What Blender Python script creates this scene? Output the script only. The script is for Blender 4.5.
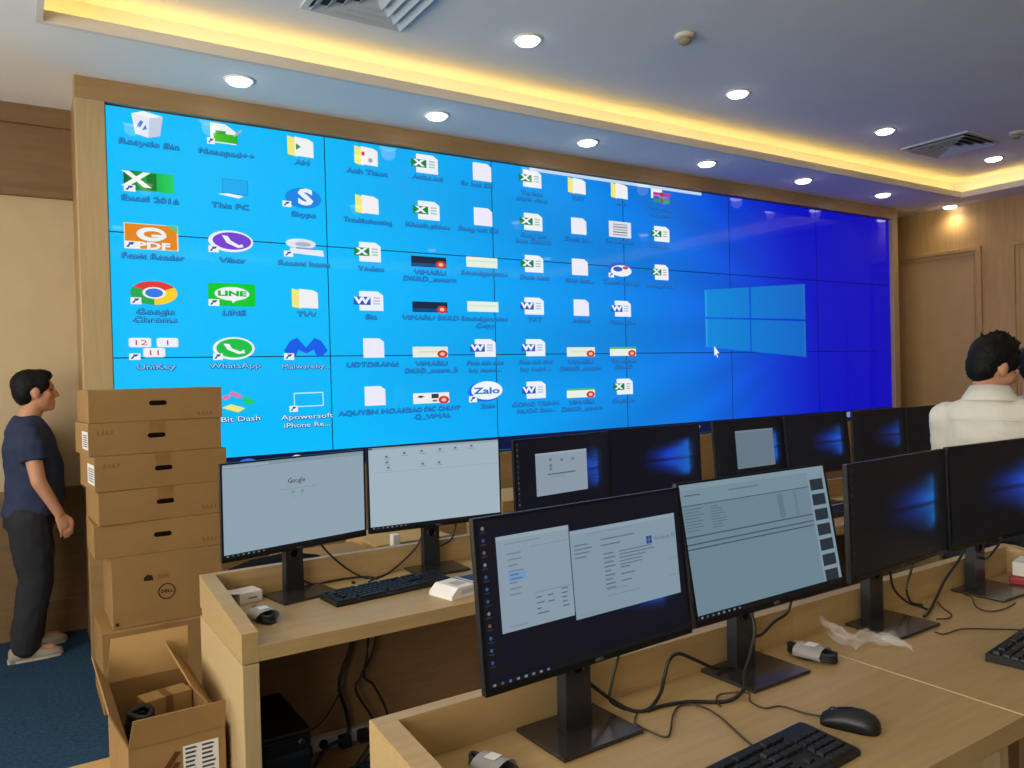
import bpy, bmesh, math, random
from mathutils import Vector, Matrix
random.seed(4)
for o in list(bpy.data.objects): bpy.data.objects.remove(o)
SC = bpy.context.scene
COL = SC.collection
PI = math.pi
V = Vector

def lin(c):
    c /= 255.0
    return c / 12.92 if c <= 0.04045 else ((c + 0.055) / 1.055) ** 2.4
def rgb(r, g, b): return (lin(r), lin(g), lin(b), 1.0)

# ------------------------------------------------------------------ camera
cam_d = bpy.data.cameras.new('camera'); cam = bpy.data.objects.new('camera', cam_d); COL.objects.link(cam)
yaw, pitch, roll = 0.57096, -0.01217, -0.02588
Fv = V((math.sin(yaw) * math.cos(pitch), math.cos(yaw) * math.cos(pitch), math.sin(pitch)))
Rv = Fv.cross(V((0, 0, 1))).normalized(); Uv = Rv.cross(Fv)
R2 = math.cos(roll) * Rv + math.sin(roll) * Uv; U2 = -math.sin(roll) * Rv + math.cos(roll) * Uv
m = Matrix((R2, U2, -Fv)).transposed().to_4x4(); m.translation = V((-0.456, -4.677, 1.4553)); cam.matrix_world = m
cam_d.sensor_width = 36; cam_d.lens = 776.56 / 1024 * 36; cam_d.clip_start = 0.05
SC.camera = cam
# ------------------------------------------------------------------ view + daylight
SC.view_settings.view_transform = 'Standard'; SC.view_settings.look = 'None'
SC.view_settings.exposure = 0.0; SC.view_settings.gamma = 1.0; SC.view_settings.use_curve_mapping = False
wd = bpy.data.worlds.new('sky'); SC.world = wd; wd.use_nodes = True
bg = wd.node_tree.nodes['Background']; bg.inputs[0].default_value = (1.0, 0.97, 0.92, 1); bg.inputs[1].default_value = 8.0
DOWN_W = 1.9        # watts of each downlight
COVE_W = 0.62        # watts per metre of the cove strip
def light(name, kind, loc, energy, color, rot=(0, 0, 0), **k):
    d = bpy.data.lights.new(name, kind); d.energy = energy; d.color = color
    for a, b in k.items(): setattr(d, a, b)
    o = bpy.data.objects.new(name, d); o.location = loc; o.rotation_euler = rot; COL.objects.link(o); return o
WIN = [(-1.9, -0.5), (-3.7, -2.3), (-5.5, -4.1), (-7.3, -5.9)]      # y ranges of the windows in the left wall
WX, WZ0, WZ1 = -2.6, 0.7, 2.85
for a, b in WIN:
    p = light('window_daylight', 'AREA', (WX - 0.03, (a + b) / 2, (WZ0 + WZ1) / 2), 1, (1, 1, 1), (0, -PI / 2, 0), shape='RECTANGLE', size=WZ1 - WZ0, size_y=b - a)
    p.data.cycles.is_portal = True

# ------------------------------------------------------------------ materials
MATS = {}
def pm(name, c, rough=0.5, metal=0.0, spec=0.5, noise=0.0, nscale=20.0, bump=0.0, bscale=200.0, stretch=(1, 1, 1), alpha=1.0, trans=0.0):
    if name in MATS: return MATS[name]
    mt = bpy.data.materials.new(name); mt.use_nodes = True; nt = mt.node_tree; n = nt.nodes; l = nt.links
    b = n['Principled BSDF']; col = rgb(*c)
    b.inputs['Base Color'].default_value = col; b.inputs['Roughness'].default_value = rough
    b.inputs['Metallic'].default_value = metal; b.inputs['Specular IOR Level'].default_value = spec
    b.inputs['Alpha'].default_value = alpha; b.inputs['Transmission Weight'].default_value = trans
    tc = n.new('ShaderNodeTexCoord'); mp = n.new('ShaderNodeMapping'); mp.inputs['Scale'].default_value = stretch
    l.new(tc.outputs['Object'], mp.inputs[0])
    nz = n.new('ShaderNodeTexNoise'); nz.inputs['Scale'].default_value = nscale; nz.inputs['Detail'].default_value = 5
    l.new(mp.outputs[0], nz.inputs['Vector'])
    rp = n.new('ShaderNodeValToRGB'); k = noise
    rp.color_ramp.elements[0].position = 0.25; rp.color_ramp.elements[1].position = 0.75
    rp.color_ramp.elements[0].color = tuple(max(0, x * (1 - k)) for x in col[:3]) + (1,)
    rp.color_ramp.elements[1].color = tuple(min(1, x * (1 + k)) for x in col[:3]) + (1,)
    l.new(nz.outputs['Fac'], rp.inputs[0]); l.new(rp.outputs[0], b.inputs['Base Color'])
    if bump:
        n2 = n.new('ShaderNodeTexNoise'); n2.inputs['Scale'].default_value = bscale; l.new(mp.outputs[0], n2.inputs['Vector'])
        bp = n.new('ShaderNodeBump'); bp.inputs['Strength'].default_value = bump; bp.inputs['Distance'].default_value = 0.004
        l.new(n2.outputs['Fac'], bp.inputs['Height']); l.new(bp.outputs[0], b.inputs['Normal'])
    MATS[name] = mt; return mt
def em(name, c, s):
    if name in MATS: return MATS[name]
    mt = bpy.data.materials.new(name); mt.use_nodes = True; b = mt.node_tree.nodes['Principled BSDF']
    b.inputs['Base Color'].default_value = (0.8, 0.8, 0.8, 1); b.inputs['Emission Color'].default_value = rgb(*c); b.inputs['Emission Strength'].default_value = s
    MATS[name] = mt; return mt
def attr_mat(name, emit, rough=0.3, spec=0.5, strength=1.0):
    mt = bpy.data.materials.new(name); mt.use_nodes = True; nt = mt.node_tree; b = nt.nodes['Principled BSDF']
    a = nt.nodes.new('ShaderNodeVertexColor'); a.layer_name = 'Col'
    b.inputs['Roughness'].default_value = rough; b.inputs['Specular IOR Level'].default_value = spec
    if emit:
        b.inputs['Base Color'].default_value = (0.012, 0.012, 0.014, 1)
        nt.links.new(a.outputs[0], b.inputs['Emission Color']); b.inputs['Emission Strength'].default_value = strength
    else: nt.links.new(a.outputs[0], b.inputs['Base Color'])
    MATS[name] = mt; return mt
WALLSCR = attr_mat('wall_display', True, 0.025, 0.15, 1.0)
LCD = attr_mat('monitor_display', True, 0.3, 0.12, 1.0)
INK = attr_mat('printed_ink', False, 0.6, 0.2)
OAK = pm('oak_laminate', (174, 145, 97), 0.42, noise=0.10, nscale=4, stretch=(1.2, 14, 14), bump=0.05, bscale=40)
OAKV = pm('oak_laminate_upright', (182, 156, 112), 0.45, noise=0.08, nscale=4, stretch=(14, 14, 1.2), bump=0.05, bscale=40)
OAK_SHADED = pm('oak_laminate_shaded', (140, 106, 68), 0.5, noise=0.12, nscale=4, stretch=(1.2, 14, 14), bump=0.05, bscale=40)  # oak darkened to carry the shade under the desktops
WALLW = pm('wall_wood', (190, 152, 94), 0.45, noise=0.12, nscale=3, stretch=(10, 10, 1.0), bump=0.04, bscale=40)
FRAMEW = pm('frame_wood', (166, 132, 86), 0.4, noise=0.10, nscale=3, stretch=(1.0, 10, 10), bump=0.04, bscale=40)
BEIGE = pm('beige_panel', (198, 178, 140), 0.8, noise=0.04, nscale=6, bump=0.05, bscale=300)
WHITE = pm('ceiling_paint', (236, 235, 230), 0.9, noise=0.02, nscale=3)
CARPET = pm('blue_carpet', (40, 66, 88), 0.95, spec=0.1, noise=0.35, nscale=60, bump=0.6, bscale=350)
PLASTIC = pm('black_plastic', (16, 17, 19), 0.42, noise=0.05)
BEZEL = pm('bezel_black', (9, 9, 11), 0.35, noise=0.03)
STAND = pm('dark_grey_stand', (40, 42, 45), 0.32, metal=0.3, noise=0.05)
BASEM = pm('brushed_base', (70, 64, 61), 0.2, metal=0.55, noise=0.06, nscale=8, stretch=(1, 20, 1))
SILVER = pm('silver', (170, 172, 175), 0.3, metal=0.8)
KEYM = pm('key_black', (20, 21, 23), 0.5, noise=0.05)
CABLE = pm('cable_black', (18, 17, 16), 0.5, noise=0.05)
CABLEB = pm('cable_brown', (60, 44, 30), 0.55, noise=0.05)
CARD = pm('cardboard', (152, 118, 73), 0.85, spec=0.15, noise=0.07, nscale=7, bump=0.06, bscale=120)
CARDL = pm('cardboard_pale', (184, 149, 94), 0.85, spec=0.15, noise=0.06, nscale=7, bump=0.06, bscale=120)
TAPE = pm('packing_tape', (146, 106, 62), 0.3, noise=0.05)
DARKHOLE = pm('dark_slot', (16, 11, 8), 0.9, spec=0.1)
PAPER = pm('white_paper', (226, 222, 216), 0.7, noise=0.03)
VENTM = pm('vent_metal', (200, 204, 206), 0.5, noise=0.02)
VENTD = pm('vent_dark', (40, 46, 44), 0.8, noise=0.05)
SKIN = pm('skin', (196, 142, 108), 0.55, noise=0.05, nscale=15)
HAIRM = pm('black_hair', (9, 8, 8), 0.6, spec=0.25, noise=0.3, nscale=90, bump=0.8, bscale=160)
NAVY = pm('navy_cotton', (52, 60, 84), 0.9, spec=0.1, noise=0.10, nscale=12, bump=0.25, bscale=25)
JEANS = pm('charcoal_denim', (48, 49, 53), 0.9, spec=0.1, noise=0.12, nscale=14, bump=0.25, bscale=25)
SHIRTW = pm('white_shirt', (226, 222, 208), 0.85, spec=0.15, noise=0.03, nscale=10, bump=0.3, bscale=14)
SHIRTL = pm('lavender_shirt', (178, 182, 214), 0.85, spec=0.15, noise=0.04, nscale=10, bump=0.3, bscale=14)
SHOEM = pm('beige_shoe', (158, 146, 130), 0.7, noise=0.08)
FILM = pm('clear_film', (235, 232, 226), 0.12, spec=0.8, alpha=0.16, noise=0.02, bump=0.6, bscale=30)
REDM = pm('red_print', (150, 30, 32), 0.5, noise=0.05)
LENS = em('lamp_lens', (255, 246, 230), 9.0)
LED = em('led_tape', (255, 205, 110), 2.0)
GLASS = pm('window_glass', (240, 245, 245), 0.05, alpha=0.06)
BLK = pm('seam_black', (4, 6, 12), 0.6)

# ------------------------------------------------------------------ geometry helpers
class G:
    """collects faces; build() links them as one mesh object"""
    def __init__(s): s.v = []; s.f = []; s.mi = []; s.c = []; s.sm = []
    def add(s, vs, fs, mi=0, col=None, smooth=False):
        o = len(s.v); s.v += [tuple(p) for p in vs]
        for f in fs:
            s.f.append(tuple(i + o for i in f)); s.mi.append(mi); s.sm.append(smooth)
            s.c.append(col if col is None or isinstance(col, list) else [col] * len(f))
        return s
    def box(s, x0, x1, y0, y1, z0, z1, bev=0.0, mi=0):
        if bev <= 0:
            vs = [(x, y, z) for z in (z0, z1) for y in (y0, y1) for x in (x0, x1)]
            return s.add(vs, [(0, 2, 3, 1), (4, 5, 7, 6), (0, 1, 5, 4), (2, 6, 7, 3), (0, 4, 6, 2), (1, 3, 7, 5)], mi)
        bm = bmesh.new(); bmesh.ops.create_cube(bm, size=1)
        for v in bm.verts: v.co = V(((x0 + x1) / 2 + v.co.x * (x1 - x0), (y0 + y1) / 2 + v.co.y * (y1 - y0), (z0 + z1) / 2 + v.co.z * (z1 - z0)))
        bmesh.ops.bevel(bm, geom=bm.edges[:], offset=bev, segments=2, affect='EDGES', profile=0.6)
        return s.frombm(bm, mi)
    def frombm(s, bm, mi=0, smooth=False):
        bm.verts.index_update()
        s.add([v.co for v in bm.verts], [[v.index for v in f.verts] for f in bm.faces], mi, None, smooth); bm.free(); return s
    def prism(s, poly, h0, h1, axis='z', mi=0):
        """poly: list of 2D points; extruded along axis from h0 to h1"""
        def P(a, b, h): return {'z': (a, b, h), 'y': (a, h, b), 'x': (h, a, b)}[axis]
        n = len(poly); vs = [P(a, b, h0) for a, b in poly] + [P(a, b, h1) for a, b in poly]
        fs = [tuple(range(n))[::-1], tuple(range(n, 2 * n))] + [(i, (i + 1) % n, n + (i + 1) % n, n + i) for i in range(n)]
        return s.add(vs, fs, mi)
    def lathe(s, prof, n=24, c=(0, 0, 0), mi=0, axis='z'):
        vs = []; fs = []
        for r, h in prof:
            for i in range(n):
                a = 2 * PI * i / n; x, y = r * math.cos(a), r * math.sin(a)
                p = {'z': (x, y, h), 'y': (x, h, y), 'x': (h, x, y)}[axis]
                vs.append((c[0] + p[0], c[1] + p[1], c[2] + p[2]))
        for k in range(len(prof) - 1):
            for i in range(n): fs.append((k * n + i, k * n + (i + 1) % n, (k + 1) * n + (i + 1) % n, (k + 1) * n + i))
        fs.append(tuple(range(n))[::-1]); fs.append(tuple(range((len(prof) - 1) * n, len(prof) * n)))
        return s.add(vs, fs, mi, None, True)
    def tube(s, pts, r, n=7, sub=6, mi=0):
        P = [V(p) for p in pts]
        if len(P) > 2:
            Q = []
            for i in range(len(P) - 1):
                p0 = P[max(i - 1, 0)]; p1 = P[i]; p2 = P[i + 1]; p3 = P[min(i + 2, len(P) - 1)]
                for k in range(sub):
                    t = k / sub
                    Q.append(0.5 * ((2 * p1) + (p2 - p0) * t + (2 * p0 - 5 * p1 + 4 * p2 - p3) * t * t + (-p0 + 3 * p1 - 3 * p2 + p3) * t ** 3))
            Q.append(P[-1]); P = Q
        vs = []; fs = []; up = V((0, 0, 1))
        for i, p in enumerate(P):
            d = (P[min(i + 1, len(P) - 1)] - P[max(i - 1, 0)]).normalized()
            a = d.cross(up)
            if a.length < 0.1: a = d.cross(V((1, 0, 0)))
            a.normalize(); b = d.cross(a)
            rr = r[i * len(r) // len(P)] if isinstance(r, (list, tuple)) else r
            for k in range(n): vs.append(p + rr * (math.cos(2 * PI * k / n) * a + math.sin(2 * PI * k / n) * b))
        for i in range(len(P) - 1):
            for k in range(n): fs.append((i * n + k, i * n + (k + 1) % n, (i + 1) * n + (k + 1) % n, (i + 1) * n + k))
        fs.append(tuple(range(n))); fs.append(tuple(range((len(P) - 1) * n, len(P) * n))[::-1])
        return s.add(vs, fs, mi, None, True)
    def ell(s, c, r, rot=None, n=16, m=10, mi=0):
        vs = []; fs = []; c = V(c)
        for j in range(1, m):
            t = PI * j / m
            for i in range(n):
                a = 2 * PI * i / n; p = V((r[0] * math.sin(t) * math.cos(a), r[1] * math.sin(t) * math.sin(a), r[2] * math.cos(t)))
                vs.append(c + (rot @ p if rot else p))
        top = len(vs); p = V((0, 0, r[2])); vs.append(c + (rot @ p if rot else p)); p = V((0, 0, -r[2])); vs.append(c + (rot @ p if rot else p))
        for j in range(m - 2):
            for i in range(n): fs.append((j * n + i, (j + 1) * n + i, (j + 1) * n + (i + 1) % n, j * n + (i + 1) % n))
        for i in range(n):
            fs.append((top, i, (i + 1) % n)); fs.append((top + 1, (m - 2) * n + (i + 1) % n, (m - 2) * n + i))
        return s.add(vs, fs, mi, None, True)
    def loft(s, secs, n=18, mi=0):
        """secs: (center, half-vector a, half-vector b) rings, ends capped"""
        vs = []; fs = []
        for c, a, b in secs:
            c, a, b = V(c), V(a), V(b)
            for k in range(n): vs.append(c + math.cos(2 * PI * k / n) * a + math.sin(2 * PI * k / n) * b)
        for i in range(len(secs) - 1):
            for k in range(n): fs.append((i * n + k, i * n + (k + 1) % n, (i + 1) * n + (k + 1) % n, (i + 1) * n + k))
        fs.append(tuple(range(n))[::-1]); fs.append(tuple(range((len(secs) - 1) * n, len(secs) * n)))
        return s.add(vs, fs, mi, None, True)
    def limb(s, pts, rad, n=14):
        for i in range(len(pts) - 1):
            p, q = V(pts[i]), V(pts[i + 1]); d = (q - p).normalized(); a = d.cross(V((0.3, 0.9, 0.2))).normalized(); b = d.cross(a)
            s.loft([(p, a * rad[i], b * rad[i]), (q, a * rad[i + 1], b * rad[i + 1])], n)
        for p, r in zip(pts, rad): s.ell(p, (r, r, r), n=12, m=8)
        return s
    def mesh(s, name, mats):
        me = bpy.data.meshes.new(name); me.from_pydata(s.v, [], s.f)
        for mt in (mats if isinstance(mats, (list, tuple)) else [mats]): me.materials.append(mt)
        me.polygons.foreach_set('material_index', s.mi); me.polygons.foreach_set('use_smooth', s.sm)
        if any(c is not None for c in s.c):
            at = me.color_attributes.new('Col', 'FLOAT_COLOR', 'CORNER'); d = []
            for f, c in zip(s.f, s.c):
                for k in range(len(f)): d += list(c[k] if c else (1, 1, 1, 1))
            at.data.foreach_set('color', d)
        bm = bmesh.new(); bm.from_mesh(me)
        if not any(c is not None for c in s.c): bmesh.ops.recalc_face_normals(bm, faces=bm.faces[:])
        bm.to_mesh(me); bm.free(); me.update(); return me
    def build(s, name, mats, parent=None): return link(name, s.mesh(name, mats), parent)
def link(name, me, parent=None):
    o = bpy.data.objects.new(name, me); COL.objects.link(o)
    if parent is not None: o.parent = parent
    return o
def tag(o, label, cat, group=None, kind=None):
    o['label'] = label; o['category'] = cat
    if group: o['group'] = group
    if kind: o['kind'] = kind
    return o
def thing(name, label, cat, loc=(0, 0, 0), rz=0.0, group=None):
    o = bpy.data.objects.new(name, None); o.empty_display_size = 0.05; COL.objects.link(o); o.location = loc; o.rotation_euler = (0, 0, rz)
    return tag(o, label, cat, group)
def struct(name, g, mats, label, cat):
    o = g.build(name, mats) if isinstance(g, G) else g
    o['kind'] = 'structure'; o['label'] = label; o['category'] = cat; return o
def text_mesh(txt, size, align='CENTER', bold=0.0):
    cu = bpy.data.curves.new('text', 'FONT'); cu.body = txt; cu.size = size; cu.align_x = align; cu.align_y = 'CENTER'; cu.offset = bold; cu.resolution_u = 2
    o = bpy.data.objects.new('text', cu); COL.objects.link(o); bpy.context.view_layer.update()
    me = bpy.data.meshes.new_from_object(o.evaluated_get(bpy.context.evaluated_depsgraph_get()))
    vs = [tuple(v.co) for v in me.vertices]; fs = [tuple(p.vertices) for p in me.polygons]
    bpy.data.objects.remove(o); bpy.data.curves.remove(cu); bpy.data.meshes.remove(me); return vs, fs
TXT = {}
def add_text(g, txt, size, P, col, sx=1.0, align='CENTER', bold=0.0):
    """text lying in the plane given by P(u, v) -> 3D"""
    k = (txt, size, align, bold)
    if k not in TXT: TXT[k] = text_mesh(*k)
    vs, fs = TXT[k]; g.add([P(x * sx, y) for x, y, _ in vs], fs, 0, rgb(*col))

# ================================================================== SETTING
RX0, RX1, RY0, RY1, CZ, TZ = -2.6, 7.85, -8.0, 0.64, 3.08, 3.26
struct('floor', G().box(RX0 - 0.2, RX1 + 0.2, RY0 - 0.2, RY1 + 0.2, -0.1, 0), CARPET, 'dark blue carpet covering the whole floor', 'floor')
HX0, HX1, HY0, HY1 = -0.303, 7.43, -6.6, -0.65      # opening of the ceiling tray
g = G()
g.box(RX0, RX1, HY1, RY1, CZ, CZ + 0.03); g.box(RX0, RX1, RY0, HY0, CZ, CZ + 0.03); g.box(RX0, HX0, HY0, HY1, CZ, CZ + 0.03); g.box(HX1, RX1, HY0, HY1, CZ, CZ + 0.03)
RC = 0.14
g.box(RX0, RX1, HY1 + RC, RY1, CZ + 0.03, TZ); g.box(RX0, RX1, RY0, HY0 - RC, CZ + 0.03, TZ); g.box(RX0, HX0 - RC, HY0 - RC, HY1 + RC, CZ + 0.03, TZ); g.box(HX1 + RC, RX1, HY0 - RC, HY1 + RC, CZ + 0.03, TZ)
g.box(RX0, RX1, RY0, RY1, TZ, TZ + 0.08)
ceil = struct('ceiling', g, WHITE, 'white painted ceiling with a lower border and a raised tray', 'ceiling')
LIPM = pm('cove_lip_paint', (226, 218, 204), 0.85, noise=0.02)
g = G(); T = 0.025
e = 0.004
g.box(HX0 - T, HX1 + T, HY1 - e, HY1 + T, CZ - 0.004, 3.132); g.box(HX0 - T, HX1 + T, HY0 - T, HY0 + e, CZ - 0.004, 3.132); g.box(HX0 - T, HX0 + e, HY0, HY1, CZ - 0.004, 3.132); g.box(HX1 - e, HX1 + T, HY0, HY1, CZ - 0.004, 3.132)
struct('trim_1', g, LIPM, 'pale upstand lip running round the edge of the ceiling tray', 'trim')
# walls
w = struct('wall_back', G().box(RX0 - 0.2, RX1 + 0.2, RY1, RY1 + 0.2, 0, TZ + 0.08), BEIGE, 'beige panelled wall behind the standing man', 'wall')
CORN = pm('dark_wood', (126, 98, 64), 0.5, noise=0.12, nscale=3, stretch=(1.0, 10, 10)); G().box(RX0, -0.1, RY1 - 0.012, RY1, 0.2, 0.86).build('wainscot_panel', CORN, w)
g = G(); g.box(RX0, -0.1, RY1 - 0.03, RY1, 2.60, CZ); g.box(RX0, -0.1, RY1 - 0.06, RY1, 2.97, CZ); g.box(RX0, -0.1, RY1 - 0.05, RY1, 2.56, 2.60)
g.build('cornice', CORN, w)
struct('baseboard_back', G().box(RX0, -0.1, RY1 - 0.025, RY1, 0, 0.2, 0.004), CORN, 'wooden baseboard along the beige back wall', 'baseboard')
w = struct('wall_right', G().box(RX1, RX1 + 0.2, RY0 - 0.2, RY1, 0, TZ + 0.08), WALLW, 'wood panelled side wall right of the video screen', 'wall')
for y0, y1 in [(-0.63, 0.52), (-2.30, -0.90), (-4.0, -2.57), (-5.7, -4.27)]:
    G().box(RX1 - 0.006, RX1, y0, y1, 0.9, 2.64).build('inset_panel', pm('gold_panel', (194, 160, 110), 0.8, noise=0.04, nscale=6), w)
    g = G(); t = 0.045
    for a, b, c, d in [(y0, y1, 2.64 - t, 2.64), (y0, y1, 0.9, 0.9 + t), (y0, y0 + t, 0.9 + t, 2.64 - t), (y1 - t, y1, 0.9 + t, 2.64 - t)]: g.box(RX1 - 0.03, RX1, a, b, c, d, 0.006)
    for a, b, c, d in [(y0 + .07, y1 - .07, 2.64 - .085, 2.64 - .07), (y0 + .07, y0 + .085, 0.97, 2.57), (y1 - .085, y1 - .07, 0.97, 2.57)]: g.box(RX1 - 0.016, RX1, a, b, c, d, 0.004)
    g.build('panel_moulding', WALLW, w)
struct('baseboard_right', G().box(RX1 - 0.02, RX1, RY0, RY1, 0, 0.12, 0.004), WALLW, 'wooden baseboard along the right wall', 'baseboard')
struct('wall_front', G().box(RX0 - 0.2, RX1 + 0.2, RY0 - 0.2, RY0, 0, TZ + 0.08), BEIGE, 'beige wall at the rear of the room', 'wall')
g = G(); g.box(WX - 0.2, WX, RY0, RY1, 0, WZ0); g.box(WX - 0.2, WX, RY0, RY1, WZ1, TZ + 0.08)
ys = [RY0] + [v for a, b in reversed(WIN) for v in (a, b)] + [RY1]
for i in range(0, len(ys), 2): g.box(WX - 0.2, WX, ys[i], ys[i + 1], WZ0, WZ1)
struct('wall_left', g, BEIGE, 'beige side wall with tall windows on the left', 'wall')
for i, (a, b) in enumerate(WIN):
    o = struct('window_%d' % (i + 1), G().box(WX - 0.11, WX - 0.105, a + 0.05, b - 0.05, WZ0 + 0.05, WZ1 - 0.05), GLASS, ['first', 'second', 'third', 'fourth'][i] + ' window in the left wall counted from the screen', 'window')
    g = G()
    for q in [(a, b, WZ0, WZ0 + .05), (a, b, WZ1 - .05, WZ1), (a, a + .05, WZ0, WZ1), (b - .05, b, WZ0, WZ1), ((a + b) / 2 - .02, (a + b) / 2 + .02, WZ0, WZ1)]: g.box(WX - 0.13, WX - 0.08, *q)
    g.build('window_frame', OAKV, o)
# wooden bulkhead that carries the screen
SX, SZ0, SH = 7.26, 0.919, 2.042
FX0, FX1, FY = -0.145, 7.355, -0.04
b = struct('wall_screen', G().box(FX0 + 0.02, FX1 - 0.02, 0.05, RY1, 0, CZ), FRAMEW, 'wooden bulkhead wall that houses the big video screen', 'wall')
G().box(FX0, FX1, FY, 0.05, SZ0 + SH + 0.004, CZ, 0.004).build('frame_head', FRAMEW, b)
G().box(FX0, FX1, FY, 0.05, 0, SZ0 - 0.01, 0.004).build('frame_apron', FRAMEW, b)
G().box(FX0, -0.004, FY, 0.05, SZ0 - 0.01, SZ0 + SH + 0.004, 0.004).build('frame_jamb', OAKV, b)
G().box(SX + 0.004, FX1, FY, 0.05, SZ0 - 0.01, SZ0 + SH + 0.004, 0.004).build('frame_jamb', OAKV, b)

# ------------------------------------------------------------------ lamps
def downlight(x, y, z, label, group, lit=True):
    t = thing('downlight', label, 'downlight', (x, y, z), 0, group)
    G().lathe([(0.062, -0.004), (0.064, -0.001), (0.082, -0.001), (0.082, -0.005), (0.074, -0.008), (0.062, -0.006)], 28).build('trim_ring', WHITE, t)
    G().lathe([(0.061, -0.0005), (0.061, -0.012), (0.055, -0.020), (0.04, -0.025), (0.01, -0.027)], 28).build('lens', LENS, t)
    s = light('downlight_beam', 'SPOT', (0, 0, -0.05), DOWN_W * 4, (1.0, 0.86, 0.66), spot_size=math.radians(168), spot_blend=1.0, shadow_soft_size=0.05)
    s.parent = t
ORD = ['first', 'second', 'third', 'fourth', 'fifth', 'sixth', 'seventh']
for i in range(7): downlight(0.615 + 1.19 * i, -0.37, CZ, ORD[i] + ' round downlight from the left in the low ceiling border above the screen', 'downlights above the screen')
for i in range(4): downlight(1.932 + 1.657 * i, -1.205, TZ, ORD[i] + ' round downlight from the left in the raised ceiling tray', 'downlights in the raised tray')
downlight(0.28, -1.205, TZ, 'round downlight at the near left corner of the raised ceiling tray', 'downlights in the raised tray')
for y in (-3.0, -5.2):  # extra rows added out of view to light the desks
    for i in range(4): downlight(0.6 + 2.0 * i, y, TZ, 'added unseen downlight further back in the raised ceiling tray', 'added downlights over the rear of the room')
led = thing('cove_light', 'warm yellow strip light hidden in the ceiling tray recess', 'strip light', (0, 0, 3.112))
for (x0, x1, y0, y1) in [(HX0 - .08, HX1 + .08, HY1 + 0.06, HY1 + 0.085), (HX0 - .08, HX1 + .08, HY0 - 0.085, HY0 - 0.06), (HX0 - 0.085, HX0 - 0.06, HY0, HY1), (HX1 + 0.06, HX1 + 0.085, HY0, HY1)]:
    G().box(x0, x1, y0, y1, -0.002, 0.006).build('led_tape', LED, led)
    L = max(x1 - x0, y1 - y0); hor = (x1 - x0) > (y1 - y0)
    a = light('cove_glow', 'AREA', ((x0 + x1) / 2, (y0 + y1) / 2, 0.012), COVE_W * L, (1.0, 0.66, 0.17), (PI, 0, 0), shape='RECTANGLE', size=(x1 - x0), size_y=(y1 - y0))
    a.parent = led
# ------------------------------------------------------------------ vents and detectors
def vent(x, y, label):
    t = thing('air_vent', label, 'air vent', (x, y, TZ), 0, 'ceiling air diffusers'); h = 0.27
    g = G()
    for q in [(-h, h, -h, -h + .03), (-h, h, h - .03, h), (-h, -h + .03, -h + .03, h - .03), (h - .03, h, -h + .03, h - .03)]: g.box(*q, -0.012, 0.0)
    g.build('vent_frame', VENTM, t); G().box(-h + .02, h - .02, -h + .02, h - .02, -0.002, 0).build('vent_backing', VENTD, t)
    for k in range(4):
        a = 0.235 - 0.058 * k; b2 = a - 0.036; g = G()
        o4 = [(-a, -a), (a, -a), (a, a), (-a, a)]; i4 = [(-b2, -b2), (b2, -b2), (b2, b2), (-b2, b2)]
        vs = [(x_, y_, -0.028) for x_, y_ in o4] + [(x_, y_, -0.004) for x_, y_ in i4] + [(x_, y_, -0.031) for x_, y_ in o4] + [(x_, y_, -0.007) for x_, y_ in i4]
        fs = []
        for i in range(4):
            j = (i + 1) % 4; fs += [(i, j, 4 + j, 4 + i), (8 + j, 8 + i, 12 + i, 12 + j), (i, 8 + i, 8 + j, j), (4 + i, 4 + j, 12 + j, 12 + i)]
        g.add(vs, fs); g.build('louvre', VENTM, t)
vent(1.03, -1.25, 'square ceiling air vent at the top edge near the left end of the tray')
vent(6.11, -1.25, 'square ceiling air vent at the far right end of the tray')
for x, y, lb in [(2.642, -1.667, 'small round smoke detector in the middle of the raised ceiling'), (6.243, -1.69, 'small round smoke detector at the right edge of the ceiling')]:
    t = thing('smoke_detector', lb, 'smoke detector', (x, y, TZ), 0, 'ceiling smoke detectors')
    G().lathe([(0.055, 0), (0.055, -0.012), (0.045, -0.02), (0.03, -0.022)], 24).build('detector_base', pm('detector_cream', (214, 206, 184), 0.5), t)
    G().lathe([(0.032, -0.020), (0.034, -0.040), (0.022, -0.05), (0.005, -0.052)], 20).build('sensor_cap', pm('detector_olive', (150, 140, 104), 0.5), t)

# ================================================================== VIDEO WALL
def mixc(a, b, t):
    t = max(0, min(1, t)); return tuple(a[i] + (b[i] - a[i]) * t for i in range(3))
RAMP = [(0.0, (8, 190, 253)), (0.17, (4, 186, 253)), (0.33, (4, 164, 241)), (0.5, (4, 132, 226)), (0.6, (4, 112, 222)), (0.68, (4, 86, 216)), (0.76, (3, 52, 205)), (0.84, (0, 16, 190)), (1.0, (0, 0, 178))]
def wallcol(x, z):
    s = x / SX; t = (z - SZ0) / SH
    q = s + 0.10 * max(0, t - 0.35) * min(1, s * 1.5)
    q = max(0, min(1, q))
    for (a, ca), (b, cb) in zip(RAMP, RAMP[1:]):
        if q <= b: c = mixc(ca, cb, (q - a) / (b - a)); break
    if s < 0.8:
        ang = (t - 0.5) / (0.86 - s); k = 0.035 * math.sin(ang * 7 + 0.7)
        c = tuple(max(0, min(255, v * (1 + k * min(1, s * 2.2) * min(1, (0.8 - s) * 8)))) for v in c)
    return rgb(*c)
vw = thing('video_wall', 'huge blue video wall of joined display panels showing a computer desktop', 'video wall', (0, 0, SZ0))
PW, PH = SX / 6, SH / 3; GAP = 0.0028
G().box(-0.003, SX + 0.003, 0.012, 0.048, -0.006, SH + 0.003).build('mounting_frame', BLK, vw)
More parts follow.
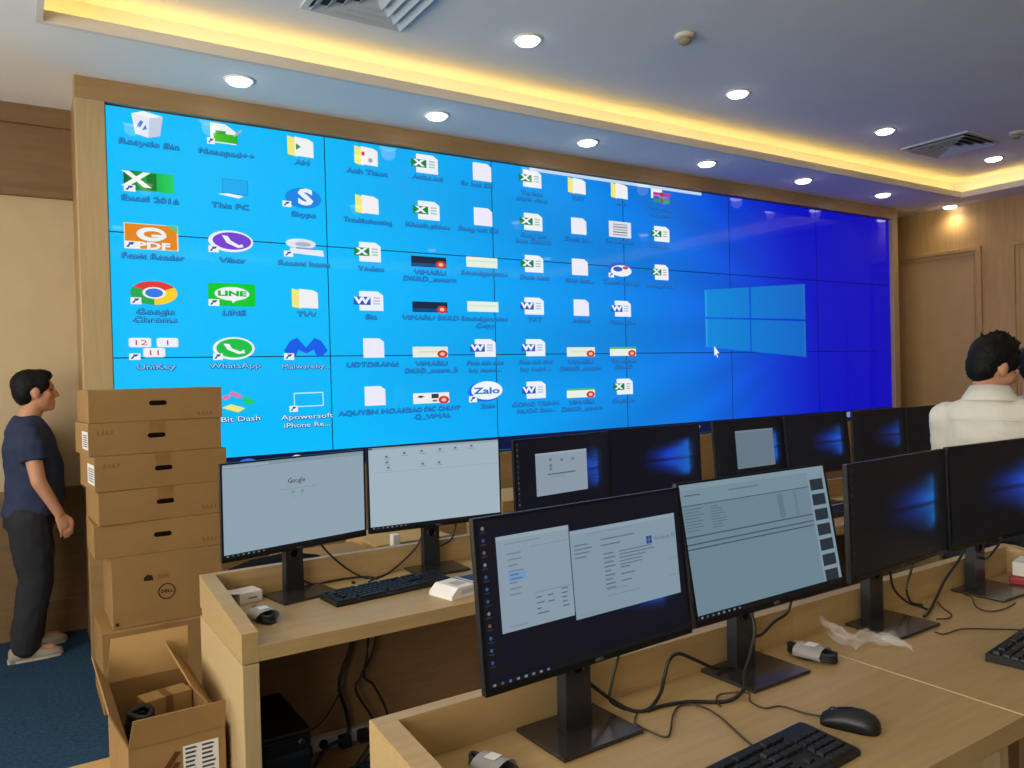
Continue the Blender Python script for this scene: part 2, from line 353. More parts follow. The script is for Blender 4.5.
for r in range(3):
    for c in range(6):
        x0, x1, z0, z1 = c * PW + GAP, (c + 1) * PW - GAP, r * PH + GAP, (r + 1) * PH - GAP
        g = G(); nx, nz = 16, 10
        P = [[(x0 + (x1 - x0) * i / nx, 0, z0 + (z1 - z0) * j / nz) for i in range(nx + 1)] for j in range(nz + 1)]
        for j in range(nz):
            for i in range(nx):
                q = [P[j][i], P[j][i + 1], P[j + 1][i + 1], P[j + 1][i]]
                g.add(q, [(0, 1, 2, 3)], 0, [wallcol(p[0], p[2] + SZ0) for p in q])
        blk = rgb(2, 4, 10)
        vs = [(x, y, z) for z in (z0, z1) for y in (0, 0.03) for x in (x0, x1)]
        g.add(vs, [(0, 2, 3, 1), (4, 5, 7, 6), (2, 6, 7, 3), (0, 4, 6, 2), (1, 3, 7, 5)], 0, blk)
        g.build('display_panel', WALLSCR, vw)
LAY = [0]
def sp(cx, cz, lay): return lambda u, v: (cx + u, -0.0012 - 0.0006 * lay, cz + v - SZ0)
class Pic:
    """flat screen picture drawn in layers at (cx, cz) on the wall"""
    def __init__(s, cx, cz, hw=0.1, hh=0.06): s.g = G(); s.cx, s.cz, s.hw, s.hh = cx, cz, hw, hh; s.l = 0
    def poly(s, pts, c, c2=None):
        P = sp(s.cx, s.cz, s.l); s.l += 1
        cc = rgb(*c) if c2 is None else [rgb(*mixc(c, c2, (u + 1) / 2)) for u, v in pts]
        s.g.add([P(u * s.hw, v * s.hh) for u, v in pts], [tuple(range(len(pts)))], 0, cc); return s
    def rect(s, a, b, c, d, col, c2=None): return s.poly([(a, c), (b, c), (b, d), (a, d)], col, c2)
    def rr(s, a, b, c, d, col, r=0.25, c2=None):
        pts = []
        for (x, y, a0) in [(b - r, d - r, 0), (a + r, d - r, 90), (a + r, c + r, 180), (b - r, c + r, 270)]:
            for k in range(5): t = math.radians(a0 + k * 22.5); pts.append((x + r * math.cos(t), y + r * math.sin(t)))
        return s.poly(pts, col, c2)
    def disc(s, x, y, rx, ry, col, a0=0, a1=360, n=24):
        pts = [(x + rx * math.cos(math.radians(a0 + (a1 - a0) * k / n)), y + ry * math.sin(math.radians(a0 + (a1 - a0) * k / n))) for k in range(n + (0 if a1 - a0 == 360 else 1))]
        if a1 - a0 != 360: pts = [(x, y)] + pts
        return s.poly(pts, col)
    def txt(s, t, size, x, y, col, sx=1.9, bold=0.0):
        P = sp(s.cx, s.cz, s.l); s.l += 1
        add_text(s.g, t, size, lambda u, v: P(u + x * s.hw, v + y * s.hh), col, sx, 'CENTER', bold); return s
    def arrow(s):
        s.rect(-1.0, -0.55, -1.0, -0.42, (236, 240, 246)); s.poly([(-0.95, -0.9), (-0.85, -0.9), (-0.78, -0.68), (-0.72, -0.72), (-0.62, -0.5), (-0.86, -0.52), (-0.82, -0.6)], (30, 70, 150)); return s
    def page(s, c=(232, 236, 246)): return s.poly([(-0.62, -1), (0.98, -1), (0.98, 0.62), (0.62, 1), (-0.62, 1)], c)
def icon(kind, x, z, w, caps):
    p = Pic(x, z, w / 2, 0.062); W = (236, 240, 248)
    if kind == 'bin':
        p.hh = 0.07; p.poly([(-0.9, 0.75), (0.15, 0.55), (0.05, -1), (-0.7, -0.8)], (228, 234, 246)).poly([(0.15, 0.55), (0.95, 0.8), (0.75, -0.75), (0.05, -1)], (196, 206, 226)).poly([(-0.9, 0.75), (-0.2, 1.05), (0.95, 0.8), (0.15, 0.55)], (240, 244, 250))
        p.poly([(-0.62, -0.2), (-0.38, 0.3), (-0.22, 0.2), (-0.4, -0.25)], (60, 120, 215)).poly([(-0.3, -0.45), (-0.02, -0.35), (-0.1, 0.0)], (60, 120, 215))
    elif kind == 'sheetapp':
        p.rect(-1, 1, -0.85, 0.85, (8, 96, 30), (30, 210, 90)).rect(-0.1, 0.3, -0.75, 0.75, (6, 120, 40)).txt('X', 0.11, -0.5, 0.05, (240, 248, 240), 1.6, 0.004).arrow()
    elif kind == 'reader':
        p.hh = 0.07; p.rect(-1, 1, -1, 1, (240, 226, 200)).rect(-0.97, 0.95, -0.96, 0.95, (226, 134, 20)).disc(0, 0.2, 0.55, 0.55, W).disc(0.05, 0.2, 0.34, 0.26, (226, 134, 20)).rect(0.0, 0.55, 0.0, 0.2, W).txt('PDF', 0.05, 0.05, -0.72, W, 2.0, 0.002).poly([(0.55, 0.98), (0.98, 0.98), (0.98, 0.4)], (90, 190, 120)).arrow()
    elif kind == 'browser':
        p.hh = 0.065; p.disc(0, 0, 1, 1, (226, 56, 48), 30, 150).disc(0, 0, 1, 1, (40, 166, 76), 150, 270).disc(0, 0, 1, 1, (250, 206, 40), 270, 390).disc(0, 0, 0.5, 0.5, W).disc(0, 0, 0.38, 0.38, (52, 120, 226)).arrow()
    elif kind == 'keys':
        for a, c in [(-1.0, 0.1), (0.1, 0.1), (-0.45, -0.8)]: p.rr(a, a + 0.9, c, c + 0.85, (200, 206, 222), 0.12).rr(a + .03, a + .87, c + .05, c + 0.85, W, 0.12)
        p.txt('12', 0.04, -0.55, 0.5, (200, 40, 50)).txt('1', 0.04, 0.55, 0.5, (200, 40, 50)).txt('11', 0.04, 0.0, -0.4, (200, 40, 50)).arrow()
    elif kind == 'note':
        p.poly([(-0.8, -0.8), (0.7, -0.8), (0.7, 0.4), (0.1, 1), (-0.8, 1)], (236, 240, 240)).rect(-0.6, 0.8, -0.7, 0.1, (90, 205, 30), (30, 170, 40)).rect(-0.5, 0.1, 0.0, 0.35, (70, 160, 60)).poly([(0.5, 0.0), (1.0, 0.7), (1.08, 0.6), (0.62, -0.05)], (170, 176, 186)).arrow()
    elif kind == 'pc':
        p.rect(-0.7, 0.9, -0.5, 0.9, (40, 130, 190)).rect(-0.66, 0.86, -0.44, 0.84, (20, 170, 240)).poly([(-1, -0.6), (0.3, -0.85), (0.6, -0.6), (-0.4, -0.45)], W)
    elif kind == 'purple':
        p.hh = 0.066; p.disc(0, 0.05, 1, 0.95, W).disc(0.05, 0.08, 0.86, 0.76, (116, 64, 210)).poly([(-0.4, 0.55), (-0.15, 0.5), (0.0, 0.1), (0.35, -0.25), (0.5, -0.15), (0.55, -0.4), (0.3, -0.5), (-0.2, -0.1)], W).arrow()
    elif kind == 'line':
        p.hh = 0.066; p.rr(-1, 1, -1, 1, (6, 200, 40), 0.1).disc(0, 0.1, 0.74, 0.6, W).poly([(-0.05, -0.4), (0.25, -0.4), (0.02, -0.72)], W).txt('LINE', 0.04, 0, 0.1, (6, 180, 40), 2.0, 0.002).arrow()
    elif kind == 'phone':
        p.hh = 0.066; p.disc(0, 0, 1, 1, W).disc(0.02, 0.02, 0.86, 0.84, (24, 190, 70)).poly([(-0.5, 0.42), (-0.22, 0.4), (-0.1, 0.0), (0.3, -0.28), (0.48, -0.1), (0.52, -0.42), (0.2, -0.5), (-0.32, -0.1)], W).arrow()
    elif kind == 'dash':
        p.poly([(-0.3, 1.0), (0.3, 0.55), (0.15, 0.3), (-0.5, 0.75)], (240, 110, 150)).poly([(0.4, 0.5), (1.0, 0.0), (0.5, -0.4), (0.3, 0.1)], (30, 205, 90)).poly([(-0.9, -0.5), (0.0, -1.0), (0.4, -0.6), (-0.4, -0.2)], (240, 230, 110)).poly([(-0.9, 0.5), (-0.6, 0.7), (-0.4, 0.5), (-0.7, 0.2)], (240, 110, 150))
    elif kind.startswith('folder'):
        p.poly([(-0.9, -0.85), (-0.2, -1.0), (-0.2, 0.75), (-0.9, 0.95)], (238, 232, 120)).poly([(-0.4, -0.9), (0.95, -0.95), (0.95, 0.6), (0.6, 0.85), (-0.4, 0.95)], (240, 240, 244))
        if kind == 'folderg': p.poly([(-0.3, 0.3), (0.05, 0.0), (-0.3, -0.35)], (40, 150, 60))
        elif kind == 'folderr': p.rect(-0.35, -0.1, 0.0, 0.4, (220, 60, 60)).rect(0.2, 0.5, -0.6, -0.2, (150, 160, 180))
    elif kind == 's':
        p.disc(0.1, 0, 0.95, 1, (20, 130, 226)).txt('S', 0.13, 0.2, 0.05, W, 1.5, 0.006).arrow()
    elif kind == 'scan':
        p.disc(-0.15, 0.35, 0.75, 0.5, (220, 226, 238)).disc(-0.05, 0.3, 0.4, 0.22, (170, 180, 200)).poly([(-0.7, -0.1), (0.95, -0.2), (1.0, -0.8), (-0.7, -0.6)], (230, 234, 244)).poly([(-0.4, 0.0), (0.6, -0.05), (0.6, -0.2), (-0.4, -0.15)], (120, 150, 190)).arrow()
    elif kind == 'm':
        p.hh = 0.068; p.poly([(-1, -0.2), (-0.7, 0.7), (-0.4, 0.95), (0, 0.1), (0.4, 0.95), (0.7, 0.7), (1, -0.2), (0.7, -0.75), (0.5, -0.8), (0.35, -0.1), (0.0, -0.45), (-0.35, -0.1), (-0.5, -0.8), (-0.7, -0.75)], (18, 90, 232)).arrow()
    elif kind == 'outline':
        for q in [(-0.75, 0.9, 0.74, 0.85), (-0.75, 0.9, -0.55, -0.46), (-0.75, -0.7, -0.5, 0.8), (0.85, 0.9, -0.5, 0.8)]: p.rect(*q, (190, 240, 255))
        p.arrow()
    elif kind == 'page': p.page((236, 234, 248))
    elif kind in ('xls', 'doc'):
        p.page(W); c = (14, 128, 62) if kind == 'xls' else (36, 84, 190)
        for k in range(3): p.rect(0.3, 0.75, -0.35 + k * 0.3, -0.2 + k * 0.3, (170, 190, 186) if kind == 'xls' else (176, 190, 222))
        p.rect(-1.0, 0.12, -0.42, 0.42, c).txt('X' if kind == 'xls' else 'W', 0.055, -0.44, 0.0, W, 1.7, 0.003)
    elif kind.startswith('ppt'):
        d = kind[-1]; c = {'d': (18, 40, 62), 'l': (228, 236, 224), 'p': (236, 236, 236), 'g': (232, 240, 226)}[d]
        p.hh = 0.05; p.rect(-1, 1, -0.7, 0.7, c)
        if d == 'd': p.rect(-0.98, 0.98, -0.62, -0.2, (16, 70, 130))
        if d == 'g': p.rect(-1, 1, 0.4, 0.7, (70, 180, 110))
        if d == 'l': p.rect(-0.7, 0.5, -0.05, 0.08, (226, 200, 150)).rect(-0.9, 0.9, 0.4, 0.45, (180, 210, 170))
        if d == 'p': p.poly([(-0.8, 0.2), (-0.6, 0.4), (-0.35, 0.2), (-0.6, 0.05)], (50, 60, 60)).rect(0.0, 0.4, -0.05, 0.55, (50, 60, 66)).rect(0.05, 0.3, -0.5, -0.25, (110, 120, 120))
        p.disc(0.68, -0.3, 0.3, 0.52, (206, 54, 40)).disc(0.68, -0.3, 0.14, 0.24, (240, 190, 170))
    elif kind == 'img': p.rect(-1, 1, -0.55, 0.6, (228, 240, 226)).rect(-0.9, 0.9, 0.05, 0.2, (206, 228, 214))
    elif kind == 'zalo': p.hh = 0.075; p.disc(-0.05, -0.05, 1, 0.95, (30, 110, 230)).disc(0.06, 0.05, 0.92, 0.86, (240, 246, 252)).txt('Zalo', 0.06, 0.05, 0.0, (40, 110, 210), 1.9, 0.002).arrow()
    elif kind == 'shot':
        p.rect(-1, 1, -1, 1, (222, 226, 234))
        for k in range(5): p.rect(-0.65, 0.65, -0.75 + k * 0.32, -0.6 + k * 0.32, (110, 116, 126) if k % 2 else (150, 156, 164))
    elif kind == 'bubble': p.disc(-0.1, 0.25, 0.9, 0.75, (40, 100, 200)).disc(0.1, -0.1, 0.9, 0.72, W).disc(-0.2, 0.1, 0.4, 0.32, (60, 90, 180)).disc(0.45, 0.3, 0.25, 0.2, (200, 70, 90)).arrow()
    elif kind == 'rar':
        p.rect(-0.9, 0.2, -0.4, 0.95, W)
        for k, c in enumerate([(40, 150, 90), (60, 90, 200), (200, 50, 140)]): p.rect(-0.7, 1.0, -0.9 + k * 0.45, -0.48 + k * 0.45, c)
        p.rect(0.0, 0.25, -0.9, 0.45, (120, 70, 40))
    ic = p.g.build('desktop_icon', WALLSCR, vw)
    for t, cx, cz in caps:
        q = Pic(cx, cz); q.l = 12; q.cx += 0.003; q.cz -= 0.003; k = min(1.62, 0.40 / (0.0225 * len(t)))
        q.cx -= 0.003; q.cz += 0.003
        for ox, oz in ((0.006, -0.004), (-0.003, -0.005), (0.003, 0.003)):
            q.cx += ox; q.cz += oz; q.txt(t, 0.041, 0, 0, (0, 88, 162) if cx < 3 else (2, 66, 156), k, 0.0); q.cx -= ox; q.cz -= oz
        q.txt(t, 0.041, 0, 0, mixc((225, 242, 252), (50, 146, 206), (cz - 1.3) / 0.6) if cx < 1.3 else (52, 142, 212), k, 0.0)
        q.g.build('caption', WALLSCR, ic)
ICONS=[
('bin', 0.205, 2.88, 0.172, [('Recycle Bin', 0.212, 2.774)]),
('sheetapp', 0.206, 2.568, 0.253, [('Excel 2016', 0.208, 2.469)]),
('reader', 0.21, 2.265, 0.274, [('Foxit Reader', 0.214, 2.155)]),
('browser', 0.214, 1.957, 0.239, [('Google', 0.216, 1.852), ('Chrome', 0.214, 1.808)]),
('keys', 0.205, 1.65, 0.253, [('UniKey', 0.212, 1.548)]),
('note', 0.612, 2.884, 0.19, [('Notepad++', 0.623, 2.776)]),
('pc', 0.657, 2.577, 0.181, [('This PC', 0.633, 2.473)]),
('purple', 0.633, 2.268, 0.253, [('Viber', 0.636, 2.16)]),
('line', 0.63, 1.96, 0.264, [('LINE', 0.636, 1.855)]),
('phone', 0.632, 1.649, 0.236, [('WhatsApp', 0.635, 1.547)]),
('dash', 0.645, 1.337, 0.203, [('Bit Dash', 0.657, 1.237)]),
('folderg', 1.057, 2.876, 0.173, [('AH', 1.063, 2.779)]),
('s', 1.057, 2.565, 0.236, [('Skype', 1.063, 2.462)]),
('scan', 1.063, 2.264, 0.249, [('Recent Items', 1.06, 2.163)]),
('folder', 1.058, 1.952, 0.174, [('TVV', 1.064, 1.855)]),
('m', 1.058, 1.647, 0.273, [('Malwareby...', 1.054, 1.537)]),
('outline', 1.057, 1.326, 0.224, [('Apowersoft', 1.052, 1.231), ('iPhone Re...', 1.05, 1.181)]),
('folderr', 1.482, 2.876, 0.17, [('Anh Thien', 1.485, 2.77)]),
('folder', 1.479, 2.567, 0.17, [('Troubleshooting', 1.481, 2.458)]),
('xls', 1.476, 2.263, 0.184, [('Yodox', 1.492, 2.155)]),
('doc', 1.474, 1.95, 0.204, [('Bia', 1.483, 1.847)]),
('page', 1.484, 1.649, 0.178, [('UDTDRANd', 1.485, 1.542)]),
('page', 1.484, 1.341, 0.178, [('AQUYEN HOAN', 1.487, 1.238)]),
('xls', 1.899, 2.877, 0.201, [('Anhe.xsl', 1.914, 2.785)]),
('xls', 1.903, 2.567, 0.201, [('Khanh.phieu', 1.905, 2.464)]),
('pptd', 1.911, 2.224, 0.261, [('VIMARU', 1.914, 2.152), ('DKKD_extern', 1.912, 2.107)]),
('pptd', 1.911, 1.922, 0.262, [('VIMARU SKKD', 1.912, 1.849)]),
('pptl', 1.905, 1.621, 0.262, [('VIMARU', 1.907, 1.543), ('DKKD_extern_B', 1.905, 1.496)]),
('pptp', 1.903, 1.312, 0.269, [('GIAO DIC CHUYP', 1.905, 1.238), ('Q_VIMAL', 1.903, 1.191)]),
('page', 2.328, 2.875, 0.187, [('Sc ket SX', 2.296, 2.781)]),
('page', 2.327, 2.563, 0.187, [('Bang ket SX', 2.3, 2.468)]),
('img', 2.325, 2.242, 0.252, [('Soundgenome', 2.339, 2.166)]),
('img', 2.324, 1.933, 0.252, [('Soundgenome', 2.329, 1.849), ('Copy', 2.328, 1.8)]),
('doc', 2.315, 1.646, 0.211, [('Phan tich chat', 2.325, 1.541), ('luy nuoc...', 2.323, 1.492)]),
('zalo', 2.33, 1.345, 0.277, [('Zalo', 2.335, 1.239)]),
('xls', 2.75, 2.876, 0.203, [('Tai lieu', 2.755, 2.766), ('chinh thuc', 2.754, 2.722)]),
('xls', 2.749, 2.563, 0.203, [('Bang ket', 2.763, 2.461), ('luan DKKD', 2.762, 2.417)]),
('xls', 2.748, 2.258, 0.203, [('Dinh hinh', 2.763, 2.155)]),
('doc', 2.739, 1.95, 0.212, [('TKT', 2.753, 1.852)]),
('doc', 2.742, 1.647, 0.212, [('Phan tich chat', 2.753, 1.542), ('luy nuoc...', 2.751, 1.491)]),
('doc', 2.737, 1.339, 0.212, [('CONG TRINH', 2.743, 1.236), ('NUOC Bien...', 2.75, 1.188)]),
('folder', 3.174, 2.87, 0.181, [('TKT', 3.176, 2.772)]),
('page', 3.17, 2.567, 0.181, [('Danh ba...', 3.176, 2.462)]),
('page', 3.17, 2.257, 0.191, [('Bien ban...', 3.176, 2.151)]),
('page', 3.175, 1.949, 0.182, [('Anhsd', 3.176, 1.848)]),
('pptl', 3.178, 1.614, 0.268, [('VIMARU', 3.166, 1.537), ('DKKD_extern', 3.165, 1.487)]),
('pptg', 3.168, 1.303, 0.268, [('VIMARU', 3.166, 1.233), ('DKKD_extern', 3.171, 1.183)]),
('folder', 3.594, 2.876, 0.185, [('Anh', 3.602, 2.775)]),
('shot', 3.595, 2.573, 0.227, [('Screenshot', 3.582, 2.475)]),
('bubble', 3.585, 2.255, 0.237, [('TeamMessage', 3.592, 2.154)]),
('doc', 3.586, 1.951, 0.206, [('Phieu.giao', 3.593, 1.843)]),
('pptg', 3.596, 1.615, 0.268, [('Tai khoan', 3.593, 1.539), ('DKKD', 3.592, 1.492)]),
('xls', 3.587, 1.338, 0.206, [('Ds.phieu', 3.584, 1.227)]),
('rar', 4.032, 2.882, 0.222, [('P.HT.A_v2', 4.017, 2.778), ('trangchu', 4.015, 2.725)]),
('xls', 4.022, 2.571, 0.211, [('Bang gia', 3.996, 2.472)]),
('xls', 4.012, 2.258, 0.188, [('Luong.thang', 4.008, 2.148)]),
]
for a in ICONS: icon(*a)
p = Pic(0, SZ0); p.hw = p.hh = 1; p.l = 2
tb = Pic(0, SZ0, 1, 1); tb.l = 1; tb.rect(0.004, SX - 0.004, 0.005, 0.098, (6, 18, 58)); tbo = tb.g.build('taskbar', WALLSCR, vw)
tb = Pic(0, SZ0, 1, 1); tb.l = 3
for x, c, r in [(0.69, (60, 110, 230), .055), (0.98, (220, 230, 240), .04), (1.30, (40, 140, 220), .05), (2.23, (226, 210, 60), .05), (3.94, (150, 150, 200), .05), (4.08, (230, 160, 90), .06), (4.37, (150, 170, 230), .055), (6.5, (120, 140, 190), .05), (6.58, (120, 140, 190), .03)]: tb.disc(x, 0.055, r, 0.028, c)
tb.g.build('taskbar_icons', WALLSCR, tbo)
lx, mx, rx = 4.52, 5.09, 5.858
def lz(x, top):  # slanted edges of the lit window
    t = (x - lx) / (rx - lx); return (2.133 + t * 0.106) if top else (1.647 - t * 0.098)
for (a, b) in [(lx, mx - 0.009), (mx + 0.009, rx)]:
    for tp in (0, 1):
        zm = 1.896; q = Pic(0, 0, 1, 1); q.l = 3
        pts = [(a, lz(a, 0)), (b, lz(b, 0)), (b, zm - 0.008), (a, zm - 0.008)] if not tp else [(a, zm + 0.008), (b, zm + 0.008), (b, lz(b, 1)), (a, lz(a, 1))]
        P = sp(0, 0, 3); f = lambda x: rgb(*mixc((5, 136, 217), (6, 100, 198), (x - lx) / (rx - lx)))
        q.g.add([P(*w_) for w_ in pts], [(0, 1, 2, 3)], 0, [f(w_[0]) for w_ in pts])
        if b == rx:
            q.l = 5; q.poly([(rx - 0.03, pts[1][1]), (rx, pts[1][1]), (rx, pts[2][1]), (rx - 0.03, pts[2][1])], (24, 112, 190))
        if a == lx:
            q.l = 5; q.poly([(lx, pts[0][1]), (lx + 0.02, pts[0][1]), (lx + 0.02, pts[3][1]), (lx, pts[3][1])], (40, 160, 226))
        q.g.build('wallpaper_window_pane', WALLSCR, vw)
q = Pic(4.644, 1.604, 0.03, 0.05); q.l = 14; q.poly([(-1, 1), (1, -0.2), (0, -0.2), (0.5, -0.9), (0.1, -1), (-0.3, -0.3), (-1, -0.7)], (240, 244, 250)); q.g.build('mouse_pointer', WALLSCR, vw)
q = Pic(0, 0, 1, 1); q.l = 14; q.rect(2.74, 4.50, SZ0 + SH - 0.03, SZ0 + SH - 0.006, (190, 216, 240)); q.g.build('window_edge_strip', WALLSCR, vw)
# ================================================================== DESKS
DZ, TH = 0.728, 0.043
def desk(label, x0, x1, yf, yb, left_end=False, right_end=False, group=None):
    """front edge yf, inner face of the raised back board yb"""
    t = thing('desk', label, 'desk', (x0, yf, 0), 0, group); W = x1 - x0; D = yb - yf; e = 0.045
    a = e if left_end else 0.0; b = W - e if right_end else W
    G().box(a + 0.0006, b - 0.0006, 0, D, DZ - TH, DZ, 0.0015).build('worktop', OAK, t)
    G().box(0.0006, W - 0.0006, D, D + 0.032, DZ - 0.02, 0.817, 0.002).build('back_board', OAK, t)
    G().box(a, b, D - 0.03, D - 0.012, 0.06, DZ - TH).build('modesty_panel', OAK_SHADED, t)
    if left_end or right_end:
        for on, p0, p1 in [(left_end, 0.0, e), (right_end, W - e, W)]:
            if not on: continue
            G().box(p0, p1, 0.0, D + 0.032, 0, DZ - TH - 0.004, 0.002).build('end_panel', OAKV, t)
            g = G(); z0 = DZ - TH
            g.prism([(0.0, z0), (D, z0), (D, 0.817), (0.0, 0.768)], p0, p1, 'x'); g.build('end_rim', OAK, t)
    if not left_end: G().box(0.0006, 0.004, 0.001, D - 0.001, DZ - TH + 0.002, DZ + 0.0003).build('edge_strip', pm('edge_highlight', (226, 200, 150), 0.4), t)  # edge banding, coloured pale for the highlight along the worktop joint
    if not left_end: G().box(0.001, 0.036, 0.05, D - 0.03, 0, DZ - TH).build('divider_panel', OAKV, t)
    return t
AF, AB, BF, BB = -2.505, -1.972, -3.902, -3.340
AX = [0.046, 1.232, 2.419, 3.606, 4.793]
for i, lb in enumerate(['pale oak desk in the back row with the white search page monitor', 'second oak desk from the left in the back row', 'third oak desk from the left in the back row', 'right end oak desk in the back row beside the man in white']):
    desk(lb, AX[i], AX[i + 1], AF, AB, i == 0, i == 3, 'desks in the back row')
BX = [0.085, 1.272, 2.459]
desk('pale oak desk at the near left of the front row holding the mouse', BX[0], BX[1], BF, BB, True, False, 'desks in the front row')
desk('oak desk on the right of the front row beyond the worktop joint', BX[1], BX[2], BF, BB, False, True, 'desks in the front row')

# ================================================================== MONITORS
MW, MH = 0.5385, 0.314; SWd, SHt = 0.527, 0.2965
def grid_screen(f, nx=44, ny=26):
    g = G(); x0, x1, z0, z1 = -SWd / 2, SWd / 2, -MH / 2 + 0.0125, -MH / 2 + 0.0125 + SHt
    for j in range(ny):
        for i in range(nx):
            q = [(i, j), (i + 1, j), (i + 1, j + 1), (i, j + 1)]
            g.add([(x0 + (x1 - x0) * a / nx, -0.001, z0 + (z1 - z0) * b_ / ny) for a, b_ in q], [(0, 1, 2, 3)], 0, [rgb(*f(a / nx, b_ / ny)) for a, b_ in q])
    return g
def hero(gain=1.0, base=(8, 9, 15), teal=0.0):
    def f(u, v):
        c = base
        if 0.30 < u < 0.95:
            t = min(1, (u - 0.30) / 0.58); h = 0.15 + 0.13 * t; d = abs(v - 0.51) / h
            k = t ** 1.25 * max(0, 1 - max(0, d - 0.45) / 0.75)
            if u > 0.88: k *= 0.35 * (0.95 - u) / 0.07
            if abs(v - 0.51) < 0.018: k *= 0.4
            s = 0.84 + 0.16 * math.sin((v - 0.51) / (1.1 - u) * 7 + 1)
            c = mixc(base, (10 + 10 * t, 44 + (46 + 50 * teal) * t * t, 196 - 60 * teal), min(1, 1.25 * k * s * gain))
        return c
    return f
class Scr:
    """window contents drawn flat on a monitor, u to the right and v up, both 0..1"""
    def __init__(s): s.g = G(); s.l = 0
    def P(s, l): return lambda u, v: (-SWd / 2 + u * SWd, -0.0014 - 0.00025 * l, -MH / 2 + 0.0125 + v * SHt)
    def rect(s, a, b, c, d, col):
        P = s.P(s.l); s.l += 0.2; s.g.add([P(a, c), P(b, c), P(b, d), P(a, d)], [(0, 1, 2, 3)], 0, rgb(*col)); return s
    def disc(s, x, y, r, col):
        P = s.P(s.l); s.l += 0.2; s.g.add([P(x + r * math.cos(2 * PI * k / 10), y + r * 1.78 * math.sin(2 * PI * k / 10)) for k in range(10)], [tuple(range(10))], 0, rgb(*col)); return s
    def txt(s, t, size, u, v, col, align='LEFT', bold=0):
        P = s.P(s.l); s.l += 0.3; add_text(s.g, t, size, lambda a, b: P(u + a / SWd, v + b / SHt), col, 1, align, bold); return s
    def lines(s, a, b, v0, v1, n, col, jitter=0.5):
        for k in range(n):
            v = v1 - (v1 - v0) * k / max(1, n - 1); e = b - (b - a) * jitter * random.random(); s.rect(a, e, v - 0.004, v + 0.004, col)
        return s
    def taskbar(s, col=(12, 14, 20)):
        s.rect(0, 1, 0, 0.037, col)
        for k, c in enumerate([(110, 118, 126), (70, 78, 86), (60, 94, 140), (112, 120, 128), (120, 128, 132), (90, 112, 128), (110, 118, 126), (84, 104, 140)]): s.rect(0.017 + k * 0.033, 0.029 + k * 0.033, 0.011, 0.026, c)
        return s
    def icons(s, n=12, d=1.0):
        for k in range(n):
            v = 0.95 - k * 0.073; c = random.choice([(150, 160, 170), (80, 120, 190), (170, 130, 120), (60, 140, 200), (190, 190, 190), (90, 100, 200)])
            s.disc(0.026, v, 0.0065, tuple(x * d for x in c)); s.rect(0.014, 0.038, v - 0.027, v - 0.022, tuple(90 * d for _ in range(3)))
        return s
def monitor(label, base, face, yaw, tilt, f, scr=None, group=None, byaw=None):
    by = yaw if byaw is None else byaw
    t = thing('monitor', label, 'monitor', (base[0], base[1], DZ), 0, group)
    Mb = Matrix.Rotation(by, 4, 'Z')
    Mh = Matrix.Translation((face[0] - base[0], face[1] - base[1], face[2] - DZ)) @ Matrix.Rotation(yaw, 4, 'Z') @ Matrix.Rotation(-tilt, 4, 'X')
    def put(g, name, mats, M, par=t):
        o = g.build(name, mats, par); o.matrix_local = M; return o
    put(G().box(-0.101, 0.101, -0.08, 0.08, 0.0005, 0.0085, 0.002), 'stand_base', BASEM, Mb)
    g = G(); y0 = max(0.0, face[1] - base[1] + 0.036); y1 = y0 + 0.03
    g.prism([(-0.033, 0.0085), (0.033, 0.0085), (0.029, 0.33), (-0.029, 0.33)], y0, y1, 'y')
    col = put(g, 'stand_column', STAND, Mb)
    g = G(); g.lathe([(0.019, 0.0), (0.019, -0.0025), (0.013, -0.0025), (0.013, 0.0)], 24, (0, y0, 0.135), 0, 'y'); g.build('cable_hole_ring', STAND, col)
    g = G(); g.lathe([(0.0135, 0.0), (0.0135, -0.001), (0.004, -0.001)], 20, (0, y0, 0.135), 0, 'y'); g.build('cable_hole', DARKHOLE, col)
    g = G(); hw, hh = MW / 2, MH / 2
    g.box(-hw, hw, 0.001, 0.013, -hh, hh, 0.003)
    A = [(-hw * .93, 0.012, -hh * .9), (hw * .93, 0.012, -hh * .9), (hw * .93, 0.012, hh * .9), (-hw * .93, 0.012, hh * .9)]
    Bq = [(-hw * .7, 0.038, -hh * .62), (hw * .7, 0.038, -hh * .62), (hw * .7, 0.038, hh * .62), (-hw * .7, 0.038, hh * .62)]
    g.add(A + Bq, [(0, 1, 5, 4), (1, 2, 6, 5), (2, 3, 7, 6), (3, 0, 4, 7), (4, 5, 6, 7)])
    put(g, 'back_cover', PLASTIC, Mh)
    put(G().box(-0.028, 0.028, 0.034, 0.05, -0.05, 0.05, 0.003), 'stand_mount', PLASTIC, Mh)
    g = G(); bl, bt = (MW - SWd) / 2, MH - SHt - 0.0125
    for q in [(-hw, -hw + bl, -hh, hh), (hw - bl, hw, -hh, hh), (-hw + bl, hw - bl, hh - bt, hh), (-hw + bl, hw - bl, -hh, -hh + 0.0125)]: g.box(q[0], q[1], -0.003, 0.0012, q[2], q[3])
    bz = put(g, 'bezel', BEZEL, Mh)
    g = G(); add_text(g, 'DELL', 0.0075, lambda u, v: (u, -0.0033, -hh + 0.0062 + v), (120, 122, 126), 1.3, 'CENTER', 0.0002); g.build('maker_logo', INK, bz)
    sc = put(grid_screen(f), 'screen', LCD, Mh)
    if scr: scr.g.build('screen_contents', LCD, sc)
    return t
GR, LGR = (118, 134, 146), (196, 208, 214)
